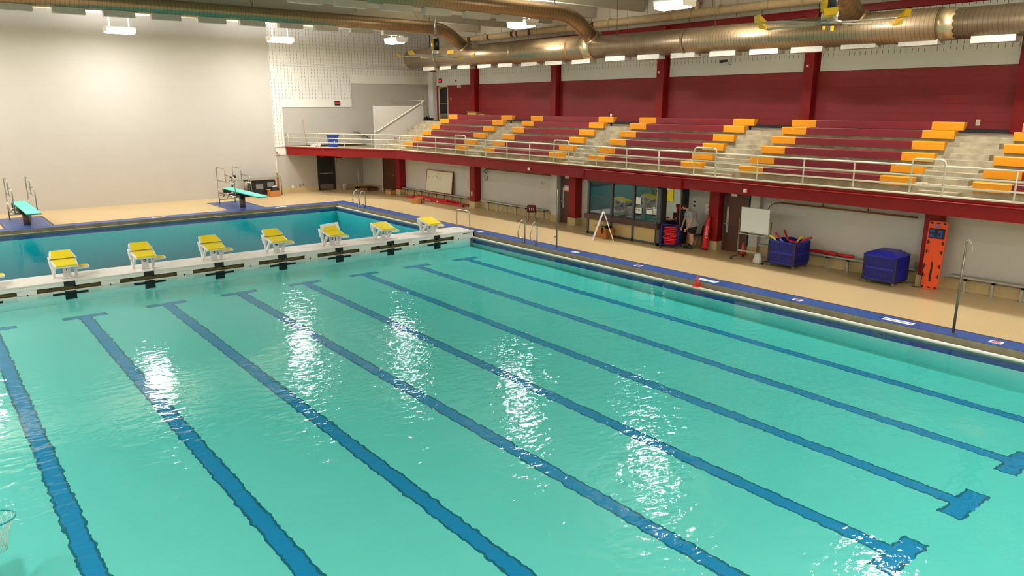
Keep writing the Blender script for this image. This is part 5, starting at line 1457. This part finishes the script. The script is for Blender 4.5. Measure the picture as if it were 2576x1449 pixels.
# ------------------------------------------------------------------ rolling marker board
rw = T('rolling_whiteboard', 'white marker board on a grey wheeled stand by the brown door', 'whiteboard', (21.95, 14.34, 0))
P('panel', MB().box(-0.02, -0.54, 0.95, 0.015, 0.54, 1.78), m_board, rw, bevel=0.01)
P('board_trim', MB().box(-0.022, -0.55, 1.775, 0.02, 0.55, 1.79), m_alu, rw); P('board_trim', MB().box(-0.022, -0.55, 0.94, 0.02, 0.55, 0.955), m_alu, rw)
P('tray', MB().box(-0.08, -0.50, 0.87, 0.03, 0.55, 0.90), m_alu, rw)
P('eraser', MB().box(-0.09, -0.05, 0.9, -0.04, 0.1, 0.93), m_black2, rw)
for y in (-0.6, 0.6):
    P('upright', MB().box(-0.0, y-0.02, 0.08, 0.04, y+0.02, 1.38), m_steel_dk, rw)
    P('foot_bar', MB().box(-0.36, y-0.02, 0.08, 0.36, y+0.02, 0.115), m_steel_dk, rw)
    for x in (-0.33, 0.33):
        P('caster', MB().cyl((x, y-0.018, 0.04), (x, y+0.018, 0.04), 0.04, n=12).box(x-0.012, y-0.012, 0.05, x+0.012, y+0.012, 0.09), m_black, rw)
P('cross_bar', MB().box(0.0, -0.6, 0.26, 0.035, 0.6, 0.31).box(0.0, -0.6, 0.86, 0.035, 0.6, 0.90), m_alu, rw)
bg = T('waste_bag', 'small waste pail lined with a translucent white bag under the rolling board', 'pail', (21.72, 13.98, 0))
P('bag', MB().lathe([(0.0, 0.01), (0.15, 0.01), (0.165, 0.05), (0.125, 0.2), (0.10, 0.33), (0.09, 0.335), (0.0, 0.33)], n=18), m_bag, bg)
def cone(label, loc, h, r, m):
    t = T('traffic_cone', label, 'cone', loc)
    P('cone', MB().lathe([(0.0, 0.02), (r, 0.02), (r*0.55, h*0.5), (r*0.28, h*0.93), (r*0.26, h), (0.0, h)], n=24), m, t)
    P('base', MB().box(-r*1.25, -r*1.25, 0, r*1.25, r*1.25, 0.022), m, t, bevel=0.006)
cone('red traffic cone behind the left leg of the rolling whiteboard', (22.55, 15.13, 0), 0.46, 0.11, m_cone)
cone('small red-orange cone sitting on the white pool gutter lip', (17.92, 13.5, -0.135), 0.30, 0.095, m_cone)
for i, (x, y) in enumerate(((21.82, 14.6), (21.84, 14.5))):
    tag(P('paper_scrap', MB().box(x-0.03, y-0.02, 0.001, x+0.03, y+0.03, 0.004), m_paper), 'scrap of white paper on the deck under the rolling whiteboard', 'scrap', 'paper scraps under the rolling whiteboard')
t = T('bottle_shelf', 'small grey shelf and dispenser on the wall behind the rolling whiteboard', 'shelf', (22.85, 13.95, 0.62))
P('shelf', MB().box(-0.2, -0.2, 0, 0.09, 0.2, 0.02), m_alu, t); P('dispenser', MB().box(-0.1, -0.08, -0.22, 0.09, 0.08, -0.06), m_alu, t)

# ------------------------------------------------------------------ blue bins
def mesh_panel_mat():
    m, nt, b = new_mat('blue_perforated_plastic')
    b.inputs['Base Color'].default_value = (*lin((20, 26, 128)), 1)
    b.inputs['Roughness'].default_value = 0.45
    tc = nt.nodes.new('ShaderNodeTexCoord')
    sp = nt.nodes.new('ShaderNodeSeparateXYZ')
    nt.links.new(tc.outputs['Object'], sp.inputs[0])
    h = M_(nt, 'ADD', sp.outputs['X'], sp.outputs['Y'])
    u = M_(nt, 'FRACT', M_(nt, 'DIVIDE', M_(nt, 'ADD', h, sp.outputs['Z']), 0.035))
    v = M_(nt, 'FRACT', M_(nt, 'DIVIDE', M_(nt, 'SUBTRACT', h, sp.outputs['Z']), 0.035))
    hole = M_(nt, 'MULTIPLY', M_(nt, 'GREATER_THAN', u, 0.42), M_(nt, 'GREATER_THAN', v, 0.42))
    nt.links.new(M_(nt, 'SUBTRACT', 1.0, hole), b.inputs['Alpha'])
    return m
m_meshp = mesh_panel_mat()
def blue_bin(label, loc, lid):
    t = T('pool_bin', label, 'bin', loc)
    a, b, z0, z1 = 0.40, 0.46, 0.14, 0.86
    P('base', MB().box(-a, -b, 0.10, a, b, 0.16), m_black2, t)
    for x in (-a, a):
        for y in (-b, b):
            P('corner_post', MB().box(x-0.025 if x > 0 else x-0.012, y-0.025, 0.12, x+0.012 if x > 0 else x+0.025, y+0.025, z1), m_black2, t)
            P('caster', MB().cyl((x*0.9-0.02, y*0.93, 0.055), (x*0.9+0.02, y*0.93, 0.055), 0.055, n=14).box(x*0.9-0.028, y*0.93-0.02, 0.05, x*0.9+0.028, y*0.93+0.02, 0.11), m_steel_dk, t)
    for x in (-a, a):
        P('mesh_panel', MB().box(x-0.006, -b, z0, x+0.006, b, z1), m_meshp, t)
        P('panel_rib', MB().box(x-0.012, -b, 0.46, x+0.012, b, 0.52).box(x-0.012, -b, z1-0.05, x+0.012, b, z1+0.01).box(x-0.012, -b, z0, x+0.012, b, z0+0.04), m_bluep, t)
    for y in (-b, b):
        P('mesh_panel', MB().box(-a, y-0.006, z0, a, y+0.006, z1), m_meshp if lid is None else m_bluep, t)
        P('panel_rib', MB().box(-a, y-0.012, 0.46, a, y+0.012, 0.52).box(-a, y-0.012, z1-0.05, a, y+0.012, z1+0.01).box(-a, y-0.012, z0, a, y+0.012, z0+0.04), m_bluep, t)
    if lid:
        l = P('lid', MB().hexa([(-a-0.05, -b-0.05, z1), (a+0.05, -b-0.05, z1), (a+0.05, b+0.05, z1), (-a-0.05, b+0.05, z1), (-a+0.05, -b+0.07, z1+0.08), (a-0.05, -b+0.07, z1+0.08), (a-0.05, b-0.07, z1+0.08), (-a+0.05, b-0.07, z1+0.08)]).hexa([(-a+0.05, -b+0.07, z1+0.08), (a-0.05, -b+0.07, z1+0.08), (a-0.05, b-0.07, z1+0.08), (-a+0.05, b-0.07, z1+0.08), (-a+0.22, -b+0.22, z1+0.14), (a-0.1, -b+0.22, z1+0.14), (a-0.1, b-0.22, z1+0.14), (-a+0.22, b-0.22, z1+0.14)]), m_bluel, t, bevel=0.012)
        P('handle', MB().box(-a-0.04, -0.1, z1+0.01, -a+0.08, 0.1, z1+0.045), m_bluep, l)
    else:
        P('folded_lid', MB().box(a+0.012, -b-0.04, 0.2, a+0.045, b-0.1, 0.88), m_bluep, t)
        P('latch', MB().box(a-0.02, 0.05, z1, a+0.03, 0.25, z1+0.05), m_bluep, t)
    return t
blue_bin('open blue mesh bin on casters full of pool noodles', (22.03, 13.08, 0), None)
blue_bin('closed blue bin with a domed lid beside the orange spine board', (22.16, 9.98, 0), True)
random.seed(5)
NOD = [('red pool noodle arching in a U over the open blue bin', m_redv, [(22.32, 13.45, 1.12), (22.18, 13.28, 0.98), (21.95, 13.1, 0.90), (21.78, 12.9, 0.895), (21.68, 12.62, 0.90)]),
       ('red pool noodle pointing up left out of the open blue bin', m_redv, [(21.92, 13.52, 1.07), (21.92, 13.36, 0.93), (21.95, 13.25, 0.6), (21.95, 13.2, 0.3)]),
       ('yellow pool noodle poking from the left corner of the open blue bin', m_yel, [(21.66, 13.56, 1.0), (21.70, 13.40, 0.92), (21.74, 13.3, 0.7), (21.76, 13.2, 0.3)]),
       ('yellow pool noodle poking up at the right of the open blue bin', m_yel, [(22.38, 12.78, 1.03), (22.2, 12.86, 0.9), (22.12, 12.95, 0.6), (22.1, 13.0, 0.3)]),
       ('red pool noodle resting on the right rim of the open blue bin', m_redv, [(22.38, 12.5, 0.99), (22.1, 12.64, 0.92), (21.98, 12.70, 0.75), (21.95, 12.72, 0.3)]),
       ('light blue pool noodle inside the left of the open blue bin', m_sky, [(21.69, 13.2, 0.93), (21.72, 13.12, 0.85), (21.74, 13.0, 0.6), (21.76, 12.95, 0.3)]),
       ('light blue pool noodle at the right rim of the open blue bin', m_sky, [(22.38, 12.66, 0.86), (22.32, 12.72, 0.80), (22.28, 12.75, 0.55), (22.26, 12.8, 0.3)])]
for lb, m, pts in NOD:
    o = tag(P('pool_noodle', MB().tube(rounded(pts, 0.2, 5), 0.033, 10), m), lb, 'pool noodle', 'noodles in the open bin')
FL = [(21.95, 9.95, .25), (21.95, 10.2, .28), (21.95, 10.05, .6), (21.92, 9.75, .62), (22.0, 10.28, .58), (21.94, 9.68, .30), (21.93, 9.72, .45)]
for i, (x, y, z) in enumerate(FL):
    tag(P('water_dumbbell', MB().cyl((x, y-0.09, z), (x, y-0.03, z), 0.07, n=12).cyl((x, y-0.03, z), (x, y+0.03, z), 0.02, n=8).cyl((x, y+0.03, z), (x, y+0.09, z), 0.07, n=12), (m_paper, m_sky)[i % 2]), 'pale foam dumbbell glimpsed through the mesh of the closed blue bin', 'foam dumbbell', 'foam dumbbells in the closed bin')

# ------------------------------------------------------------------ spine board
sb = T('spine_board', 'orange rescue spine board leaning on the maroon column', 'spine board', (22.36, 8.80, 0.0), 0, None, (0, math.radians(4.0), 0))
w0, w1, hh = 0.23, 0.255, 1.95
out = rounded([(-w0, 0.0, 0), (w0, 0.0, 0), (w1, hh*0.6, 0), (w1-0.01, hh, 0), (-w1+0.01, hh, 0), (-w1, hh*0.6, 0)], 0.09, 5)
pl = [(p.x, p.y) for p in rounded([(0, 0, 0), (w0, 0, 0), (w1, hh*0.6, 0), (w1, hh, 0), (-w1, hh, 0), (-w1, hh*0.6, 0), (-w0, 0, 0), (-0.001, 0, 0)], 0.09, 5)]
P('board', MB().prism(pl, -0.025, 0.025, 'x'), m_orange, sb, bevel=0.008)
def slot(y, z, sy, sz):
    g = [(y+sy*math.cos(a)*(1 if abs(math.cos(a)) > 1e-6 else 0), z+sz*math.sin(a)) for a in [2*PI*i/14 for i in range(14)]]
    P('hand_slot', MB().prism(g, -0.029, -0.024, 'x'), m_grate, sb)
for z in (0.40, 0.68, 1.08, 1.34):
    slot(0.2, z, 0.024, 0.06); slot(-0.2, z, 0.024, 0.06)
    slot(0.155, z, 0.006, 0.03); slot(-0.155, z, 0.006, 0.03)
for z in (0.06, 1.89):
    slot(0, z, 0.055, 0.02); slot(0.17, z, 0.035, 0.03); slot(-0.17, z, 0.035, 0.03)
P('centre_slot', MB().prism([(-0.025, 0.22), (0.025, 0.22), (0.03, 0.5), (0.02, 0.8), (-0.02, 0.8), (-0.03, 0.5)], -0.029, -0.024, 'x'), m_grate, sb)
hp = P('head_pad', MB().box(-0.06, -0.21, 1.46, -0.025, 0.21, 1.74), m_black, sb, bevel=0.02)
P('head_block', MB().box(-0.09, 0.04, 1.49, -0.06, 0.17, 1.70), m_bluebin, hp); P('head_block', MB().box(-0.09, -0.17, 1.49, -0.06, -0.04, 1.70), m_bluebin, hp)
P('head_strap', MB().beam((-0.095, 0.16, 1.61), (-0.095, -0.12, 1.57), 0.02, 0.045), m_black, hp)
P('maker_badge', MB().prism([(0.07*math.cos(2*PI*i/16), 1.80+0.022*math.sin(2*PI*i/16)) for i in range(16)], -0.029, -0.024, 'x'), m_sky, sb)
P('strap', MB().beam((-0.035, 0.2, 0.66), (-0.045, 0.23, 0.52), 0.015, 0.04).beam((-0.045, 0.23, 0.54), (-0.04, 0.20, 0.06), 0.03, 0.012).beam((-0.04, 0.2, 0.03), (-0.12, 0.42, 0.02), 0.03, 0.012), m_black, sb)

# ------------------------------------------------------------------ light bars, plates, signs
def light_bar(label, y0, y1, z, loop):
    t = T('wall_bar', label, 'bar', (22.85, 0, z))
    P('tube', MB().cyl((0, y0, 0), (0, y1, 0), 0.028, n=10), m_wood, t)
    n = 3
    for i in range(1, n):
        y = y0+(y1-y0)*i/n
        P('bracket', MB().box(-0.015, y-0.015, 0, 0.1, y+0.015, 0.02).box(-0.01, y-0.01, 0, 0.01, y+0.01, 0.3), m_black2, t)
    P('black_cord', MB().tube(loop, 0.012, 6), m_black, t)
light_bar('brown tube bar with black cord on the wall above the blue bins', 13.97, 9.55, 1.93, rounded([(0, 13.97, 0), (0.0, 14.3, -0.05), (0, 14.5, -0.3), (0, 14.48, -0.62), (0, 14.4, -0.64), (0, 14.4, -0.5)], 0.2))
light_bar('brown tube bar with a coiled cord under the balcony above the maroon chair', 30.48, 25.57, 2.03, rounded([(0, 30.48, 0.03), (0, 30.7, -0.1), (0, 30.75, -0.2), (0, 30.5, -0.2), (0, 30.3, 0.02), (0, 30.62, -0.05), (0, 30.7, -0.5), (0, 30.45, -0.6), (0, 30.4, -0.45), (0, 30.55, -0.2)], 0.12))
def plate(label, loc, face, d=(0.08, 0.12), m=None, name='wall_plate', cat='wall plate', slots=True):
    t = T(name, label, cat, loc)
    a, b = d[0]/2, d[1]/2
    if face == 'x':
        P('cover', MB().box(-0.012, -a, -b, 0.0, a, b), m or m_plate, t)
        if slots: P('socket', MB().box(-0.016, -a*0.35, -b*0.55, -0.012, a*0.35, b*0.55), m_card2, t)
    else:
        P('cover', MB().box(-a, -0.012, -b, a, 0.0, b), m or m_plate, t)
        if slots: P('socket', MB().box(-a*0.35, -0.016, -b*0.55, a*0.35, -0.012, b*0.55), m_card2, t)
plate('ivory wall plate left of its twin above the maroon chair', (22.945, 26.42, 1.62), 'x', (0.1, 0.2))
plate('ivory wall plate right of its twin, near the grey pilaster', (22.945, 26.23, 1.62), 'x', (0.1, 0.2))
plate('ivory outlet low on the maroon wall at the far right', (XW-0.005, 10.3, 4.56), 'x', (0.13, 0.2))
plate('white switch on the maroon wall right of the top door', (XW-0.005, 41.62, 5.56), 'x', (0.07, 0.16), m_white)
plate('grey outlet on the end wall left of its twin near the black door', (18.68, YF+0.015, 0.40), 'y', (0.09, 0.14), m_steel_dk)
plate('grey outlet on the end wall nearest the black door', (18.88, YF+0.015, 0.43), 'y', (0.09, 0.14), m_steel_dk)
plate('white blank plate low on the end wall by the equipment table', (18.2, YF+0.015, 0.36), 'y', (0.14, 0.16), m_white)
plate('grey socket box on the foot of the maroon column beyond the wall benches', (22.545, 31.38, 0.72), 'x', (0.14, 0.22), m_alu)
plate('grey double box low on the wall behind the spine board', (22.945, 9.45, 0.45), 'x', (0.14, 0.3), m_alu)
sg = T('wall_sign', 'small ivory sign on the maroon wall right of the top door', 'sign', (XW-0.01, 40.7, 6.33))
P('sheet', MB().box(-0.006, -0.2, -0.1, 0, 0.2, 0.1), m_plate, sg)
P('print', MB().box(-0.009, -0.14, 0.02, -0.006, 0.14, 0.05).box(-0.009, -0.1, -0.05, -0.006, 0.1, -0.02), m_ink, sg)
def exit_sign(label, loc, face, w=0.36, h=0.26, lit=True):
    t = T('exit_sign', label, 'sign', loc)
    if face == 'y':
        P('housing', MB().box(-w/2, -0.06, -h/2, w/2, 0.0, h/2), m_black, t, bevel=0.008)
        text('lettering', 'EXIT', h*0.62, m_red_led, t, (1, 0, 0), (0, 0, 1), (loc[0], loc[1]-0.062, loc[2]), 0.002)
    else:
        P('housing', MB().box(-0.06, -w/2, -h/2, 0.0, w/2, h/2), m_black, t, bevel=0.008)
        text('lettering', 'EXIT', h*0.62, m_red_led, t, (0, -1, 0), (0, 0, 1), (loc[0]-0.062, loc[1], loc[2]), 0.002)
exit_sign('black box EXIT sign on the white end wall above the balcony', (21.4, YF-0.021, 5.27), 'y')
exit_sign('black box EXIT sign above the door at the top of the bleachers', (XW-0.045, 42.75, 6.72), 'x')
exit_sign('glowing red EXIT sign under the balcony beside the black door', (21.3, YF+0.015, 2.04), 'y', 0.34, 0.22)
def strobe(label, loc, box=0.11):
    t = T('alarm_strobe', label, 'alarm', loc)
    P('back_box', MB().box(-0.05, -box/2-0.015, -box/2, 0, box/2+0.0, box/2), m_redv, t)
    P('lens', MB().box(-0.10, -box/2+0.02, -box/2+0.01, -0.05, box/2, box/2-0.01), m_white, t, bevel=0.01)
strobe('white alarm strobe on the fascia above the maroon chair', (21.215, 25.16, 2.44), 0.13)
strobe('white alarm strobe on the fascia above the rolling whiteboard', (21.215, 14.26, 2.43), 0.13)
strobe('white alarm strobe high on the maroon column, third from the right', (28.02, 23.92, 6.62))
strobe('white alarm strobe high on the maroon column, second from the right', (28.02, 16.46, 6.61))
strobe('alarm strobe on the white panel right of the top EXIT sign', (XW-0.04, 41.0, 6.68))
t = T('alarm_strobe', 'small alarm strobe at the foot of the slotted white strip', 'alarm', (17.42, YF-0.025, 2.42)); P('lens', MB().box(-0.06, -0.08, -0.07, 0.06, 0, 0.07), m_white, t); P('back_box', MB().box(-0.1, -0.04, -0.07, -0.06, 0, 0.07), m_redv, t)
sc_ = T('security_camera', 'small dark camera on the white wall panel under the duct', 'camera', (XW-0.045, 20.3, 6.99))
P('mount', MB().box(-0.18, -0.07, -0.05, 0, 0.07, 0.12), m_white, sc_)
P('body', MB().tube([(-0.16, 0.0, 0.0), (-0.2, 0.26, -0.02)], 0.05, 10), m_black2, sc_)
P('lens', MB().tube([(-0.2, 0.26, -0.02), (-0.22, 0.36, -0.03)], [0.065, 0.05], 10), m_black, sc_)
P('cable', MB().tube([(-0.15, -0.02, 0), (-0.16, -0.05, -0.15), (-0.05, -0.1, -0.16)], 0.008, 5), m_black, sc_)
# vertical pipe on the end wall
tag(P('wall_pipe', MB().cyl((17.27, YF-0.03, 0.3), (17.27, YF-0.03, 2.2), 0.018, n=8).tube([(17.85, YF-0.06, 2.76), (17.2, YF-0.06, 2.76)], 0.02, 6), m_white), 'thin white pipe running down the end wall by the slotted strip', 'pipe')

# ------------------------------------------------------------------ equipment table by the right diving board
eq = T('equipment_table', 'grey wheeled table frame with a black cabinet behind the right diving board', 'table', (16.3, 43.35, 0))
P('table_top', MB().box(-0.95, -0.25, 1.06, 0.9, 0.25, 1.10), m_alu, eq)
P('top_rail', MB().box(-0.95, -0.27, 0.95, 0.9, -0.24, 1.0), m_alu, eq)
for x in (-0.9, 0.88):
    for y in (-0.24, 0.24):
        P('leg', MB().cyl((x, y, 0.1), (x, y, 1.08), 0.022, n=8), m_steel_dk, eq)
        P('caster', MB().cyl((x-0.015, y, 0.05), (x+0.015, y, 0.05), 0.05, n=12).box(x-0.02, y-0.015, 0.05, x+0.02, y+0.015, 0.11), m_steel_dk, eq)
cb = P('cabinet', MB().box(-0.85, -0.2, 0.14, 0.55, 0.22, 0.92), m_black, eq, bevel=0.03)
P('label_plate', MB().box(-0.62, -0.206, 0.42, -0.2, -0.2, 0.70), m_ink, cb); P('label_plate', MB().box(0.05, -0.206, 0.5, 0.45, -0.2, 0.78), m_ink, cb)
P('vent', MB().box(-0.8, -0.206, 0.18, 0.5, -0.2, 0.2).box(-0.8, -0.206, 0.24, 0.5, -0.2, 0.26).box(-0.8, -0.206, 0.30, 0.5, -0.2, 0.32), m_black2, cb)
cx = carton('tan open carton with black gear before the equipment table', (16.55, 42.72, 0), (0.62, 0.42, 0.34), 0.05, m_card, True)
gb = T('gear_bag', 'black gear bag with white papers on the carton by the equipment table', 'bag', (16.6, 42.72, 0.30))
P('bag', MB().hexa([(-0.22, -0.15, 0), (0.26, -0.15, 0), (0.26, 0.15, 0), (-0.22, 0.15, 0), (-0.16, -0.1, 0.26), (0.2, -0.1, 0.22), (0.2, 0.1, 0.22), (-0.16, 0.1, 0.26)]), m_black, gb, bevel=0.03)
P('papers', MB().hexa([(-0.12, -0.1, 0.26), (0.06, -0.1, 0.26), (0.06, 0.02, 0.26), (-0.12, 0.02, 0.26), (-0.1, -0.08, 0.27), (0.1, -0.1, 0.31), (0.1, 0.02, 0.31), (-0.1, 0.04, 0.27)]), m_paper, gb)
pd = T('wooden_paddle', 'wooden paddle with green tape leaning by the equipment table', 'paddle', (16.95, 43.0, 0))
P('shaft', MB().box(-0.05, 0.0, 0.0, 0.05, 0.03, 1.30), m_wood, pd)
for z in (1.06, 1.16):
    P('green_tape', MB().box(-0.053, -0.003, z, 0.053, 0.033, z+0.04), mat('green_tape', (90, 200, 70), 0.6), pd)
tp = T('camera_tripod', 'black tripod with a lamp head behind the right diving board', 'tripod', (14.35, 43.2, 0))
P('column', MB().cyl((0, 0, 0.35), (0, 0, 1.15), 0.02, n=8), m_black, tp)
for k in range(3):
    a = k*2*PI/3+0.4
    P('leg', MB().cyl((0.02*math.cos(a), 0.02*math.sin(a), 0.75), (0.34*math.cos(a), 0.34*math.sin(a), 0.0), 0.014, n=6), m_black, tp)
P('head', MB().cyl((-0.1, 0, 1.2), (0.12, 0, 1.22), 0.05, n=10).cyl((0.12, 0, 1.22), (0.22, -0.02, 1.23), 0.09, n=14), m_black, tp)
P('handle', MB().tube([(-0.22, 0, 0.9), (-0.1, 0, 1.02), (0.1, 0, 1.02), (0.22, 0, 0.9)], 0.014, 6), m_black, tp)
qs = T('equipment_case', 'grey equipment roll standing left of the black cabinet', 'case', (15.15, 43.3, 0))
P('body', MB().cyl((0, 0, 0), (0, 0, 1.0), 0.12, n=14), m_steel_dk, qs); P('top', MB().box(-0.2, -0.15, 1.0, 0.2, 0.15, 1.05), m_alu, qs)

# ------------------------------------------------------------------ poolside hoop cut off by the left edge
bh = T('pool_basketball_hoop', 'teal hoop with a white net hanging over the water at the lower left edge', 'hoop', (0.22, 10.15, 0.30))
P('rim', MB().tube([(0.21*math.cos(2*PI*i/28), 0.21*math.sin(2*PI*i/28), 0.0) for i in range(28)], 0.011, 8, closed=True), m_hoop, bh)
nt_ = MB()
for k in range(14):
    for dd in (1, -1):
        pts = []
        for i in range(6):
            f = i/5
            a = 2*PI*k/14+dd*f*1.1
            r = 0.205*(1-f)+0.075*f-0.03*math.sin(PI*f)
            pts.append((r*math.cos(a), r*math.sin(a), -0.42*f))
        nt_.tube(pts, 0.0035, 4)
P('net', nt_, m_net, bh)
P('bracket', MB().beam((-0.2, 0, 0.0), (-0.55, 0, 0.0), 0.05, 0.03), m_hoop, bh)
P('backboard', MB().box(-0.58, -0.4, -0.05, -0.55, 0.4, 0.55), m_white, bh)
P('post', MB().tube(rounded([(-0.58, 0, 0.2), (-0.9, 0, 0.2), (-1.5, 0, -0.28)], 0.15), 0.035, 10), m_hoop, bh)
P('base', MB().box(-1.9, -0.3, -0.30, -1.2, 0.3, -0.14), m_bluep, bh)
